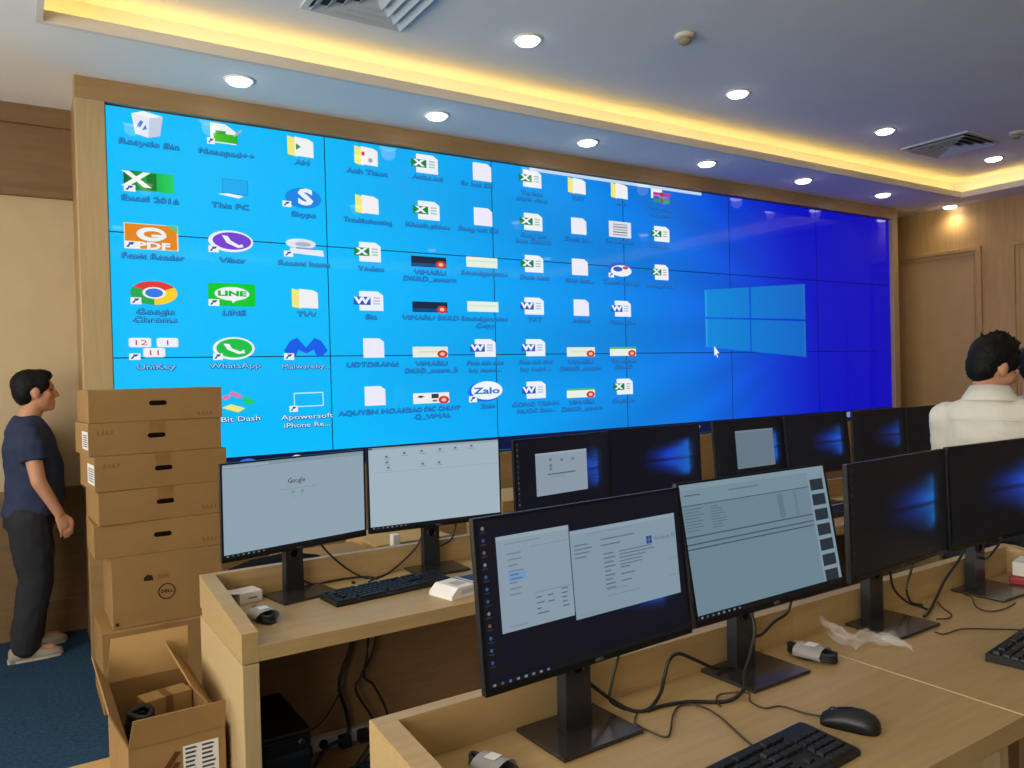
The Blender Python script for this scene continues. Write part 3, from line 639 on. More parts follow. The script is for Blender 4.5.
# back row, left pair
s = Scr(); s.rect(0, 1, 0.037, 1, (140, 160, 174)); s.rect(0, 1, 0.955, 1, (126, 146, 160)).rect(0.01, 0.3, 0.965, 0.985, (150, 166, 178))
for ch, c, u in [('G', (52, 74, 120), .445), ('o', (120, 60, 62), .470), ('o', (128, 112, 60), .491), ('g', (52, 74, 120), .512), ('l', (60, 100, 76), .527), ('e', (120, 60, 62), .543)]: s.txt(ch, 0.023, u, 0.745, c, 'CENTER', 0.0004)
s.rect(0.36, 0.64, 0.655, 0.66, (116, 134, 146)).rect(0.455, 0.475, 0.60, 0.635, (122, 138, 150)).rect(0.52, 0.54, 0.60, 0.635, (122, 138, 150)).rect(0.455, 0.475, 0.565, 0.572, (124, 140, 150)).rect(0.52, 0.54, 0.565, 0.572, (124, 140, 150)).taskbar()
monitor('monitor with the white search engine page, leftmost in the back row', (0.345, -2.075), (0.345, -2.071, 1.041), 0.213, -0.01, lambda u, v: (140, 160, 174), s, 'monitors in the back row', 0.18)
s = Scr(); s.rect(0, 1, 0.037, 1, (158, 177, 188)).rect(0, 1, 0.975, 1, (140, 158, 170)).rect(0.0, 0.03, 0.976, 0.996, (60, 72, 110))
for u, v in [(.12, .87), (.25, .9), (.38, .91), (.52, .915), (.64, .92), (.77, .93), (.12, .80), (.13, .735), (.385, .75), (.51, .75)]: s.rect(u, u + 0.02, v, v + 0.025, (96, 112, 124)).rect(u - 0.01, u + 0.04, v - 0.022, v - 0.015, GR)
s.rect(0.02, 1, 0.69, 0.695, (140, 158, 168)).taskbar()
monitor('monitor with a pale file window, second from the left in the back row', (0.865, -2.066), (0.877, -2.060, 1.050), -0.076, 0.012, lambda u, v: (158, 177, 188), s, 'monitors in the back row', -0.05)
s = Scr(); s.icons(12, 0.6).rect(0.20, 0.75, 0.22, 0.80, (136, 150, 164)).rect(0.20, 0.75, 0.775, 0.80, (150, 162, 176))
for u, v in [(.34, .68), (.34, .6), (.46, .66), (.58, .66), (.34, .55)]: s.rect(u, u + 0.03, v, v + 0.04, (96, 116, 150))
s.rect(.32, .62, .49, .51, (86, 100, 120)).rect(.34, .5, .455, .465, GR)
s.lines(.80, .92, .35, .93, 12, (34, 36, 40))
monitor('dark monitor with one pale square window, third from the left in the back row', (1.458, -2.07), (1.460, -2.078, 1.040), 0.12, 0.03, hero(0.9, (8, 9, 22)), s, 'monitors in the back row')
monitor('dark monitor with bright blue beam wallpaper, fourth from left in the back row', (1.995, -2.07), (2.003, -2.053, 1.044), -0.04, 0.03, hero(1.7, (6, 7, 20), 0.15), None, 'monitors in the back row')
s = Scr(); s.icons(12, 0.35).rect(0.28, 0.83, 0.2, 0.83, (100, 116, 130)).rect(0.28, 0.83, 0.8, 0.83, (112, 126, 140))
monitor('dark monitor with a grey square window, fifth from the left in the back row', (2.64, -2.07), (2.643, -2.054, 1.046), 0.025, 0.08, hero(1.2), s, 'monitors in the back row')
monitor('dark monitor with faint blue wallpaper, sixth from the left in the back row', (3.15, -2.07), (3.158, -2.07, 1.044), 0.015, 0.09, hero(1.0), None, 'monitors in the back row')
s = Scr(); s.icons(12, 0.25)
monitor('dark monitor left of the white shirt, seventh from the left in the back row', (3.71, -2.07), (3.71, -2.077, 1.046), 0.03, 0.03, hero(0.65), s, 'monitors in the back row')
monitor('dark monitor partly hidden behind the white shirt, rightmost in the back row', (4.245, -2.07), (4.25, -2.075, 1.044), 0.0, 0.03, hero(0.65), None, 'monitors in the back row')
# front row
s = Scr(); s.icons(12, 0.62).rect(0.075, 0.40, 0.30, 0.885, (132, 150, 164)).rect(0.40, 0.405, 0.32, 0.885, (70, 84, 100)).rect(0.405, 0.965, 0.265, 0.84, (126, 146, 160))
s.rect(0.075, 0.40, 0.86, 0.885, (142, 158, 170)).rect(0.405, 0.965, 0.815, 0.84, (136, 154, 168))
s.rect(0.11, 0.27, 0.83, 0.837, GR).rect(0.22, 0.39, 0.79, 0.795, GR).lines(.12, .185, .52, .77, 8, (100, 118, 132)).rect(.115, .195, .60, .655, (112, 146, 186)).lines(.125, .18, .615, .64, 2, (72, 98, 146))
s.rect(.225, .39, .50, .504, (104, 120, 132)).lines(.23, .265, .40, .47, 3, (80, 96, 108)).lines(.28, .32, .43, .47, 2, (80, 96, 108)).lines(.345, .38, .38, .49, 5, (80, 96, 108)).lines(.23, .29, .36, .37, 1, (80, 96, 108)).lines(.11, .24, .325, .33, 1, GR)
s.lines(.42, .52, .66, .74, 4, (88, 104, 116)).rect(.48, .72, .80, .806, GR).lines(.55, .74, .71, .75, 2, (86, 102, 114)).lines(.56, .62, .42, .65, 9, (82, 98, 110)).lines(.64, .85, .56, .65, 5, (92, 108, 120)).lines(.64, .72, .45, .54, 3, (82, 98, 110)).lines(.56, .76, .37, .41, 2, GR).rect(.42, .52, .285, .29, GR).rect(.90, .955, .52, .527, GR).rect(.90, .955, .40, .407, GR)
for a, b in [(0, 0), (1, 0), (0, 1), (1, 1)]: s.rect(.79 + a * .016, .804 + a * .016, .66 + b * .028, .685 + b * .028, (30, 60, 130))
s.txt('Windows 10', 0.0125, .83, .685, (70, 100, 140)).taskbar((9, 10, 14))
monitor('large near monitor with two pale system windows, leftmost in the front row', (0.487, -3.428), (0.498, -3.467, 1.042), 0.053, 0.091, hero(1.5, (7, 8, 22)), s, 'monitors in the front row', 0.02)
s = Scr(); s.rect(0, 1, 0.037, 1, (104, 128, 142)).rect(0, 1, 0.955, 1, (122, 144, 156)).rect(0, 0.86, 0.84, 0.95, (112, 136, 150)).rect(0, 0.92, .835, .842, (66, 84, 94)).rect(0, .86, .60, .61, (62, 80, 92)).rect(0, .86, .545, .556, (66, 84, 94)).rect(0, .86, .51, .52, (62, 80, 92))
s.lines(.01, .14, .65, .81, 8, (84, 106, 122)).lines(.17, .27, .65, .81, 9, (84, 106, 122)).rect(.62, .66, .62, .82, (92, 114, 132)).rect(.74, .76, .62, .82, (96, 118, 134)).rect(.86, .995, .037, .955, (120, 142, 156))
for k in range(7): s.rect(.875, .975, .80 - k * .128, .895 - k * .128, (34, 44, 52))
s.rect(.02, .12, .91, .92, (80, 100, 112)).rect(.3, .5, .91, .92, (90, 110, 122)).taskbar((9, 10, 14))
monitor('near monitor with a grey spreadsheet window and dark thumbnails down its right side', (1.016, -3.428), (1.052, -3.437, 1.047), 0.014, 0.175, lambda u, v: (104, 128, 142), s, 'monitors in the front row', 0.01)
s = Scr(); s.icons(12, 0.3)
monitor('near black monitor with dim teal wallpaper glow, third from the left in the front row', (1.585, -3.428), (1.648, -3.419, 1.039), 0.065, 0.015, hero(0.95, (8, 9, 14), 0.3), s, 'monitors in the front row', 0.02)
monitor('black monitor with dim blue wallpaper glow at the right edge of the front row', (2.14, -3.428), (2.185, -3.424, 1.044), -0.039, 0.028, hero(0.95, (8, 8, 14), 0.05), None, 'monitors in the front row', 0.0)

# ================================================================== KEYBOARDS, MOUSE
def keyboard(label, x, y, rz):
    t = thing('keyboard', label, 'keyboard', (x, y, DZ), rz, 'black keyboards')
    g = G(); g.prism([(-0.064, 0.0005), (0.064, 0.0005), (0.064, 0.019), (0.05, 0.021), (-0.058, 0.0125), (-0.064, 0.009)], -0.221, 0.221, 'x'); g.build('keyboard_case', PLASTIC, t)
    g = G()
    def key(kx, ky, w):
        z = 0.0165 + (ky) * 0.0785 + 0.0035; d = 0.0155
        bm = bmesh.new(); bmesh.ops.create_cube(bm, size=1)
        for v in bm.verts:
            k = 0.84 if v.co.z > 0 else 1.0
            v.co = V((kx + v.co.x * w * k, ky + v.co.y * d * k, z + v.co.z * 0.007))
        g.frombm(bm)
    p = 0.0187; x0 = -0.206
    for r in range(6):
        ky = 0.043 - r * 0.0182 - (0.004 if r else 0)
        if r == 0: xs = [0] + [2, 3, 4, 5] + [6.5, 7.5, 8.5, 9.5] + [11, 12, 13, 14]
        elif r == 5: xs = None
        else: xs = [i + [0, 0, 0.5, 0.75, 1.25][r] * (1 if i else 0) for i in range(13)]
        if xs is not None:
            for i in xs: key(x0 + i * p, ky, p * 0.9)
            if r: key(x0 + 14.0 * p, ky, p * 1.5)
        else:
            for i, wd_ in [(0, 1.2), (1.3, 1.2), (2.6, 1.2), (6.4, 5.8), (10.2, 1.2), (11.5, 1.2), (12.8, 1.2), (14, 1.2)]: key(x0 + i * p, ky, p * wd_)
        for i in range(3):
            if r in (0, 1, 2) or (r == 5) or (r == 4 and i == 1): key(x0 + (15.4 + i) * p, ky, p * 0.9)
        if r:
            for i in range(4): key(x0 + (18.7 + i) * p, ky, p * 0.9)
    k = g.build('keys', KEYM, t); k['kind'] = 'stuff'
    return t
keyboard('slim black keyboard on the back row desk under the two white monitors', 0.605, -2.212, 0.09)
keyboard('black keyboard at the bottom edge left of the computer mouse', 0.63, -3.757, 0.06)
keyboard('black keyboard at the right edge of the front row desk', 1.742, -3.742, 0.13)
keyboard('black keyboard on the third back row desk seen between the front monitors', 3.02, -2.31, 0.05)
def superell(prof, n=20):
    """rings of (y, half width, z top) -> mouse body"""
    g = G(); secs = []
    vs = []; fs = []; m_ = 9
    for y, hw, zt in prof:
        for k in range(m_): a = PI * k / (m_ - 1); vs.append((hw * math.cos(a), y, 0.001 + zt * max(0, math.sin(a)) ** 0.55))
    N = len(prof)
    for i in range(N - 1):
        for k in range(m_ - 1): fs.append((i * m_ + k, i * m_ + k + 1, (i + 1) * m_ + k + 1, (i + 1) * m_ + k))
        fs.append((i * m_ + m_ - 1, i * m_, (i + 1) * m_, (i + 1) * m_ + m_ - 1))
    fs.append(tuple(range(m_))); fs.append(tuple(range((N - 1) * m_, N * m_))[::-1])
    return g.add(vs, fs, 0, None, True)
mp_ = [(-0.056, 0.008, 0.008), (-0.053, 0.02, 0.018), (-0.044, 0.028, 0.028), (-0.025, 0.0315, 0.036), (0.0, 0.030, 0.037), (0.025, 0.029, 0.031), (0.045, 0.027, 0.022), (0.054, 0.021, 0.015), (0.057, 0.010, 0.010)]
t = thing('computer_mouse', 'black wired computer mouse on the front desk beside the keyboard', 'mouse', (0.945, -3.726, DZ), 0.42)
superell(mp_).build('mouse_shell', PLASTIC, t)
G().lathe([(0.009, -0.0035), (0.010, 0), (0.009, 0.0035)], 16, (0, 0.032, 0.024), 0, 'x').build('scroll_wheel', KEYM, t)
G().tube([(0, y_, 0.0012 + z_) for y_, _, z_ in mp_[4:8]], 0.0006).build('button_gap', DARKHOLE, t)

t = thing('computer_mouse', 'small black mouse on the third back row desk seen between the front monitors', 'mouse', (2.70, -2.36, DZ), 0.2)
superell(mp_).build('mouse_shell', PLASTIC, t)
G().lathe([(0.009, -0.0035), (0.010, 0), (0.009, 0.0035)], 16, (0, 0.032, 0.024), 0, 'x').build('scroll_wheel', KEYM, t)
# ================================================================== CABLES
def cable(label, pts, r=0.0035, mat=CABLE, name='cable', group=None):
    pts = [(x, y, max(z, DZ + r + 0.0004) if z > 0.6 else z) for x, y, z in pts]
    return tag(G().tube(pts, r).build(name, mat), label, 'cable', group)
cable('thick black video cable looping between the two nearest monitor stands', [(0.501, -3.42, 0.834), (0.545, -3.405, 0.80), (0.6, -3.40, 0.755), (0.635, -3.422, 0.732), (0.668, -3.435, 0.732), (0.72, -3.415, 0.745), (0.748, -3.40, 0.77), (0.763, -3.40, 0.805), (0.794, -3.40, 0.814), (0.85, -3.40, 0.786), (0.93, -3.385, 0.745), (0.985, -3.39, 0.745)], 0.0042, group='monitor cables')
cable('short black cable hanging straight down behind the largest monitor', [(0.622, -3.42, 0.905), (0.614, -3.40, 0.84), (0.600, -3.395, 0.79), (0.595, -3.395, 0.755), (0.625, -3.41, 0.733)], 0.0032, group='monitor cables')
cable('black power cable rising behind the stand of the spreadsheet monitor', [(0.66, -3.44, 0.732), (0.70, -3.44, 0.732), (0.763, -3.459, 0.732), (0.83, -3.505, 0.732), (0.885, -3.505, 0.745), (0.925, -3.475, 0.765), (0.965, -3.46, 0.80), (0.99, -3.45, 0.85), (0.985, -3.43, 0.92)], 0.0042, group='monitor cables')
cable('thin brown keyboard cable arching on the front desk', [(0.632, -3.437, 0.732), (0.60, -3.47, 0.732), (0.601, -3.53, 0.732), (0.612, -3.549, 0.732), (0.64, -3.53, 0.732), (0.69, -3.485, 0.732), (0.733, -3.462, 0.732), (0.766, -3.48, 0.732), (0.763, -3.545, 0.732), (0.72, -3.66, 0.732), (0.713, -3.69, 0.738)], 0.0021, CABLEB, group='desk wires')
cable('thin brown mouse cable curling from the spreadsheet monitor to the mouse', [(0.921, -3.675, 0.737), (0.915, -3.64, 0.732), (0.905, -3.59, 0.732), (0.869, -3.574, 0.732), (0.872, -3.535, 0.732), (0.885, -3.515, 0.741), (0.85, -3.471, 0.732), (0.815, -3.49, 0.732), (0.80, -3.515, 0.732)], 0.0021, CABLEB, group='desk wires')
cable('black cable loop under the bottom edge of the spreadsheet monitor', [(1.20, -3.40, 0.90), (1.197, -3.39, 0.845), (1.185, -3.385, 0.825), (1.14, -3.385, 0.815), (1.07, -3.40, 0.80), (1.03, -3.40, 0.81)], 0.0036, group='monitor cables')
cable('black cable dropping left behind the teal glow monitor', [(1.642, -3.39, 0.90), (1.650, -3.385, 0.855), (1.672, -3.382, 0.805), (1.74, -3.38, 0.755), (1.80, -3.385, 0.733), (1.79, -3.41, 0.732)], 0.0034, group='monitor cables')
cable('black cable dropping right behind the teal glow monitor', [(1.772, -3.39, 0.90), (1.757, -3.385, 0.85), (1.735, -3.382, 0.80), (1.75, -3.385, 0.755), (1.82, -3.378, 0.733)], 0.0034, group='monitor cables')
cable('black cable sloping down from the right edge monitor stand', [(2.06, -3.39, 0.88), (2.03, -3.382, 0.84), (1.947, -3.38, 0.787), (1.86, -3.395, 0.74), (1.76, -3.43, 0.732), (1.70, -3.452, 0.739)], 0.0040, group='monitor cables')
cable('thin brown wire curl between the two right stands on the front desk', [(1.885, -3.39, 0.732), (1.84, -3.43, 0.732), (1.801, -3.474, 0.732), (1.76, -3.49, 0.732), (1.70, -3.488, 0.74)], 0.0021, CABLEB, group='desk wires')
cable('thin brown wire running to the right edge keyboard', [(1.615, -3.529, 0.732), (1.62, -3.553, 0.732), (1.695, -3.559, 0.732), (1.753, -3.603, 0.732), (1.80, -3.66, 0.735)], 0.0021, CABLEB, group='desk wires')
cable('thin brown wire loop in front of the right edge monitor stand', [(2.0, -3.41, 0.739), (1.985, -3.44, 0.739), (1.933, -3.476, 0.732), (1.905, -3.514, 0.732), (1.925, -3.535, 0.732), (1.985, -3.54, 0.732), (2.05, -3.532, 0.732)], 0.0021, CABLEB, group='desk wires')
cable('black cable hook behind the lower right of the right edge monitor', [(2.29, -3.40, 0.90), (2.284, -3.385, 0.862), (2.257, -3.38, 0.838), (2.20, -3.385, 0.82), (2.15, -3.395, 0.825)], 0.0036, group='monitor cables')
cable('black cable sagging between the two white monitors', [(0.43, -2.03, 0.93), (0.444, -2.01, 0.87), (0.53, -2.003, 0.777), (0.60, -2.021, 0.732), (0.66, -2.03, 0.732)], 0.0036, group='monitor cables')
cable('black cable lying behind the search page monitor stand', [(0.365, -2.005, 0.765), (0.413, -1.997, 0.735), (0.47, -1.99, 0.734), (0.53, -1.99, 0.734), (0.60, -2.0, 0.732), (0.63, -2.04, 0.732)], 0.0036, group='monitor cables')
cable('black cable climbing to the pale file window monitor', [(0.60, -2.06, 0.732), (0.65, -2.035, 0.732), (0.71, -1.995, 0.735), (0.778, -1.995, 0.778), (0.825, -1.998, 0.824), (0.855, -2.0, 0.90)], 0.0036, group='monitor cables')
cable('short black cable right of the pale file window monitor stand', [(0.985, -2.01, 0.90), (0.982, -1.995, 0.85), (0.965, -1.99, 0.815), (0.92, -1.995, 0.80), (0.895, -2.01, 0.80)], 0.0034, group='monitor cables')
cable('black cable bundle hanging under the back row desk down to the floor', [(0.541, -2.05, 0.684), (0.53, -2.05, 0.53), (0.474, -2.06, 0.39), (0.503, -2.05, 0.272), (0.497, -2.06, 0.202), (0.40, -2.10, 0.19), (0.33, -2.14, 0.10), (0.36, -2.2, 0.006)], 0.007, group='cables under the back desk')
cable('black cable twisting down beside the bundle under the back row desk', [(0.63, -2.05, 0.684), (0.615, -2.05, 0.50), (0.56, -2.05, 0.398), (0.539, -2.05, 0.345), (0.607, -2.05, 0.209), (0.583, -2.06, 0.15), (0.50, -2.08, 0.073), (0.45, -2.12, 0.006)], 0.0045, group='cables under the back desk')
cable('black cable bowing out to the right under the back row desk', [(0.592, -2.07, 0.684), (0.58, -2.07, 0.5), (0.563, -2.07, 0.401), (0.60, -2.07, 0.355), (0.648, -2.07, 0.228), (0.59, -2.08, 0.14), (0.45, -2.12, 0.05), (0.40, -2.15, 0.006)], 0.0045, group='cables under the back desk')
cable('thin black cable running from the bundle to the computer tower', [(0.484, -2.07, 0.385), (0.43, -2.09, 0.318), (0.36, -2.13, 0.29), (0.285, -2.16, 0.30)], 0.003, group='cables under the back desk')
cable('black cable drooping from the power strip to the right under the back desk', [(0.60, -2.04, 0.18), (0.68, -2.10, 0.12), (0.76, -2.12, 0.17), (0.86, -2.08, 0.20), (0.96, -2.04, 0.22)], 0.0045, group='cables under the back desk')
cable('black cable running left from the power strip to behind the tower', [(0.35, -2.05, 0.20), (0.31, -2.08, 0.14), (0.33, -2.13, 0.08), (0.42, -2.16, 0.05), (0.55, -2.13, 0.10), (0.62, -2.09, 0.17)], 0.0045, group='cables under the back desk')
t = thing('power_strip', 'pale grey power strip fixed to the panel under the back row desk', 'power strip', (0.46, AB - 0.0305, 0.16))
G().box(-0.15, 0.15, -0.032, 0.0, 0, 0.045, 0.005).build('strip_case', pm('grey_case', (170, 170, 168), 0.5), t)
for k in range(4): G().lathe([(0.016, -0.0322), (0.016, -0.034), (0.012, -0.034)], 16, (-0.11 + 0.07 * k, 0, 0.0225), 0, 'y').build('socket', DARKHOLE, t)
for k in (0, 2, 3): G().box(-0.13 + 0.07 * k, -0.09 + 0.07 * k, -0.075, -0.034, 0.003, 0.043, 0.006).build('plug', PLASTIC, t)
t = thing('computer_tower', 'black desktop computer tower on the floor under the back row desk', 'computer', (0.20, -2.20, 0))
G().box(-0.075, 0.075, -0.16, 0.165, 0.008, 0.40, 0.006).build('case', PLASTIC, t)
G().box(-0.07, 0.07, -0.172, -0.16, 0.02, 0.39, 0.005).build('front_bezel', BEZEL, t)
G().box(-0.06, 0.06, -0.175, -0.17, 0.33, 0.345).build('drive_slot', STAND, t); G().lathe([(0.012, -0.176), (0.012, -0.172)], 16, (0.04, 0, 0.37), 0, 'y').build('power_button', STAND, t)
for sx in (-0.06, 0.06): G().box(sx - 0.012, sx + 0.012, -0.14, 0.14, 0, 0.008).build('foot', DARKHOLE, t)

# ================================================================== SMALL THINGS ON THE DESKS
def pbox(name, label, cat, x, y, z, w, d, h, rz, mat=PAPER, bev=0.002):
    t = thing(name, label, cat, (x, y, z), rz); G().box(-w / 2, w / 2, -d / 2, d / 2, 0.0004, h, bev).build('carton_body', mat, t); return t
t = pbox('small_box', 'small white cardboard box with an open lid behind the left end of the back desk', 'box', 0.176, -2.028, DZ, 0.078, 0.075, 0.036, 0.18)
G().add([(-0.039, -0.037, 0.036), (-0.039, 0.037, 0.036), (-0.082, 0.03, 0.045), (-0.082, -0.03, 0.041), (-0.039, -0.037, 0.037), (-0.039, 0.037, 0.037), (-0.082, 0.03, 0.046), (-0.082, -0.03, 0.042)], [(0, 1, 2, 3), (7, 6, 5, 4), (0, 3, 7, 4), (1, 5, 6, 2), (2, 6, 7, 3)]).build('lid_flap', PAPER, t)
g = G(); g.add([(-0.01, -0.0385, 0.014), (0.02, -0.0385, 0.014), (0.02, -0.0385, 0.019), (-0.01, -0.0385, 0.019)], [(0, 1, 2, 3)], 0, rgb(120, 120, 124)); g.build('print', INK, t)
t = thing('small_box', 'white packaging box with grey print at the front of the back row desk', 'box', (0.765, -2.388, DZ), 0.22)
g = G(); g.prism([(-0.062, 0.0004), (0.058, 0.0004), (0.058, 0.036), (-0.034, 0.036), (-0.062, 0.012)], -0.058, 0.058, 'y'); g.build('carton_body', PAPER, t)
g = G(); g.add([(-0.015, -0.03, 0.0365), (0.03, -0.03, 0.0365), (0.03, 0.02, 0.0365), (-0.015, 0.02, 0.0365)], [(0, 1, 2, 3)], 0, rgb(176, 172, 170)); g.add([(0.04, -0.057, 0.0365), (0.048, -0.057, 0.0365), (0.048, 0.057, 0.0365), (0.04, 0.057, 0.0365)], [(0, 1, 2, 3)], 0, rgb(60, 120, 104)); g.add([(-0.02, -0.0585, 0.012), (0.05, -0.0585, 0.012), (0.05, -0.0585, 0.026), (-0.02, -0.0585, 0.026)], [(0, 1, 2, 3)], 0, rgb(190, 186, 190)); g.build('print', INK, t)
t = thing('phone', 'small black device behind the white packaging box on the back desk', 'device', (0.90, -2.30, DZ), 0.2)
G().box(-0.035, 0.035, -0.07, 0.07, 0.0004, 0.009, 0.003).build('device_case', PLASTIC, t); G().box(-0.031, 0.031, -0.064, 0.064, 0.009, 0.0094).build('device_screen', BEZEL, t)
def bundle(label, x, y, rz, k=1.0):
    t = thing('cable_bundle', label, 'cable', (x, y, DZ), rz, 'packed cable bundles'); t.scale = (k, k, k)
    for k in range(5):
        a = 0.052 - 0.003 * (k % 2); b = 0.021 - 0.002 * k; z = 0.0075 + 0.006 * (k % 3) + 0.0005 * k
        pts = [(b * math.cos(2 * PI * i / 14), a * math.sin(2 * PI * i / 14), z + 0.002 * math.sin(i * 1.7 + k)) for i in range(15)]
        G().tube(pts, 0.0042, 7, 3).build('cable_turn', CABLE, t)
    g = G(); n = 14; vs = []
    for i, y_ in enumerate((-0.03, -0.012, 0.012, 0.03)):
        for k in range(n): aa = 2 * PI * k / n; vs.append((0.031 * math.cos(aa) * (1 + 0.06 * math.sin(3 * k + i)), y_, 0.0155 + 0.0152 * math.sin(aa)))
    g.add(vs, [(i * n + k, i * n + (k + 1) % n, (i + 1) * n + (k + 1) % n, (i + 1) * n + k) for i in range(3) for k in range(n)], 0, None, True)
    g.build('plastic_sleeve', pm('grey_sleeve', (168, 164, 162), 0.3, alpha=0.85), t)
    G().box(-0.012, 0.012, -0.012, 0.012, 0.031, 0.0318).build('paper_sticker', PAPER, t)
    return t
bundle('black cable bundle in a grey sleeve on the left end of the back desk', 0.165, -2.275, 0.15, 1.2)
bundle('black cable bundle in a grey sleeve behind the nearest monitor at the bottom edge', 0.262, -3.462, 0.35)
bundle('black cable bundle in a grey sleeve with white sticker beside the spreadsheet monitor stand', 1.20, -3.45, 0.2, 1.15)
g = G(); nx, ny = 22, 12; vs = []
for j in range(ny + 1):
    for i in range(nx + 1):
        u, v = i / nx - 0.5, j / ny - 0.5
        z = 0.004 + 0.028 * abs(math.sin(7 * u + 3 * v) * math.cos(9 * v - 2 * u)) + 0.010 * random.random() * (1 - abs(u))
        if u < -0.3: z += 0.10 * (-u - 0.3) * (1 + v)
        vs.append((u * 0.22 + 0.015 * math.sin(11 * v), v * 0.085 * (1.1 - 0.5 * math.sin(4 * u + 1)) + 0.012 * math.sin(9 * u), z))
g.add(vs, [(j * (nx + 1) + i, j * (nx + 1) + i + 1, (j + 1) * (nx + 1) + i + 1, (j + 1) * (nx + 1) + i) for j in range(ny) for i in range(nx)])
o = tag(g.build('plastic_bag', FILM), 'crumpled clear plastic bag on the front desk near the black bundle', 'plastic bag'); o.location = (1.385, -3.475, DZ); o.rotation_euler = (0, 0, -0.8); o.scale = (0.82, 0.9, 1)
t = pbox('small_box', 'small white box with a red stripe at the right edge of the front desk', 'box', 2.35, -3.455, DZ + 0.026, 0.11, 0.10, 0.045, 0.2)
g = G(); g.add([(-0.05, -0.0505, 0.026), (0.05, -0.0505, 0.026), (0.05, -0.0505, 0.040), (-0.05, -0.0505, 0.040)], [(0, 1, 2, 3)], 0, rgb(150, 34, 36)); g.build('print', INK, t)
t = pbox('red_packet', 'dark red packet under the small white box at the right edge', 'packet', 2.335, -3.45, DZ, 0.13, 0.11, 0.026, 0.35, REDM, 0.006)
G().box(-0.066, 0.066, -0.02, 0.0, 0.0005, 0.0264).build('packet_band', PAPER, t)

# ================================================================== CARTONS
def carton(label, x0, x1, y0, y1, z0, z1, rz=0.0, slot=None, tape=True, lab=None, marks=None, group='cartons stacked behind the back desk', mat=CARD):
    cx, cy = (x0 + x1) / 2, (y0 + y1) / 2; W, D, H = x1 - x0, y1 - y0, z1 - z0
    t = thing('cardboard_carton', label, 'carton', (cx, cy, z0), rz, group); y = -D / 2
    G().box(-W / 2, W / 2, -D / 2, D / 2, 0.0005, H - 0.0005, 0.003).build('carton_body', mat, t)
    if slot is not None:
        g = G(); a, zc, hw, hh = slot, H * 0.55, 0.038, 0.011; pts = []
        for sx, a0 in ((1, -90), (-1, 90)):
            for k in range(7): th = math.radians(a0 + k * 30); pts.append((a + sx * (hw - hh) + hh * math.cos(th), zc + hh * math.sin(th)))
        g.prism(pts, y - 0.0008, y + 0.004, 'y'); g.build('handle_slot', DARKHOLE, t)
    if tape: G().box(-0.035, 0.035, y - 0.0006, y + 0.001, H - 0.05, H + 0.0).build('tape_strip', TAPE, t)
    if lab:
        g = G(); x = -W / 2 - 0.0012; ya, yb, za, zb = lab
        g.add([(x, ya, za), (x, yb, za), (x, yb, zb), (x, ya, zb)], [(0, 1, 2, 3)], 0, rgb(226, 224, 218))
        for k in range(6): z_ = za + (zb - za) * (0.15 + 0.12 * k); g.add([(x - .0004, ya + .02, z_), (x - .0004, yb - .03, z_), (x - .0004, yb - .03, z_ + .005), (x - .0004, ya + .02, z_ + .005)], [(0, 1, 2, 3)], 0, rgb(90, 90, 92))
        g.build('shipping_label', INK, t)
    if marks:
        g = G(); c = rgb(128, 92, 52)
        for mx_, mz in marks:
            for k in range(4):
                a = mx_ + k * 0.018; g.add([(a, y - .0009, mz), (a + .012, y - .0009, mz), (a + .006 + .004 * (k % 2), y - .0009, mz + .016)], [(0, 1, 2)], 0, c)
            g.add([(mx_, y - .0009, mz - .006), (mx_ + .06, y - .0009, mz - .006), (mx_ + .06, y - .0009, mz - .003), (mx_, y - .0009, mz - .003)], [(0, 1, 2, 3)], 0, c)
        g.build('printed_marks', INK, t)
    return t
Y0, Y1 = -0.80, -0.40
carton('topmost brown carton of the tall stack beside the man', -0.192, 0.376, Y0, Y1, 1.287, 1.434, 0.045, -0.0, False, None, [(0.17, 0.02)])
carton('second brown carton from the top of the stack with a white side label', -0.200, 0.366, Y0, Y1, 1.140, 1.287, 0.065, -0.005, True, (-0.20, -0.03, 0.03, 0.11), [(-0.25, 0.10)])
carton('third brown carton from the top of the stack jutting to the right with side label', -0.182, 0.386, Y0, Y1, 0.982, 1.140, 0.075, 0.0, True, (-0.20, -0.02, 0.03, 0.12), [(-0.25, 0.11)])
carton('fourth brown carton from the top of the stack', -0.165, 0.385, Y0, Y1, 0.832, 0.982, 0.05, 0.0, True, None, [(0.16, 0.03)])
carton('fifth brown carton from the top of the stack, lowest with a handle slot', -0.176, 0.385, Y0, Y1, 0.682, 0.832, 0.0, 0.0, False, None, [(0.17, 0.03)])
t = carton('brown carton with a round printed logo lower in the stack', -0.112, 0.36, Y0, Y1, 0.359, 0.682, 0.0, None, False, None, None)
g = G(); cx, cz, y = -0.010, 0.140, -0.2012; n = 32
for k in range(n):
    a, b = 2 * PI * k / n, 2 * PI * (k + 1) / n
    g.add([(cx + 0.037 * math.cos(a), y, cz + 0.037 * math.sin(a)), (cx + 0.037 * math.cos(b), y, cz + 0.037 * math.sin(b)), (cx + 0.032 * math.cos(b), y, cz + 0.032 * math.sin(b)), (cx + 0.032 * math.cos(a), y, cz + 0.032 * math.sin(a))], [(0, 1, 2, 3)], 0, rgb(60, 42, 28))
add_text(g, 'DELL', 0.020, lambda u, v: (cx + u, y, cz + v), (60, 42, 28), 1.15, 'CENTER', 0.0006)
g.add([(-0.105 + 0.0, y, 0.20), (-0.065, y, 0.20), (-0.07, y, 0.222), (-0.09, y, 0.228), (-0.105, y, 0.215)], [(0, 1, 2, 3, 4)], 0, rgb(48, 34, 24))
g.add([(-0.05, y, 0.203), (0.0, y, 0.203), (0.0, y, 0.222), (-0.05, y, 0.222)], [(0, 1, 2, 3)], 0, rgb(142, 100, 58))
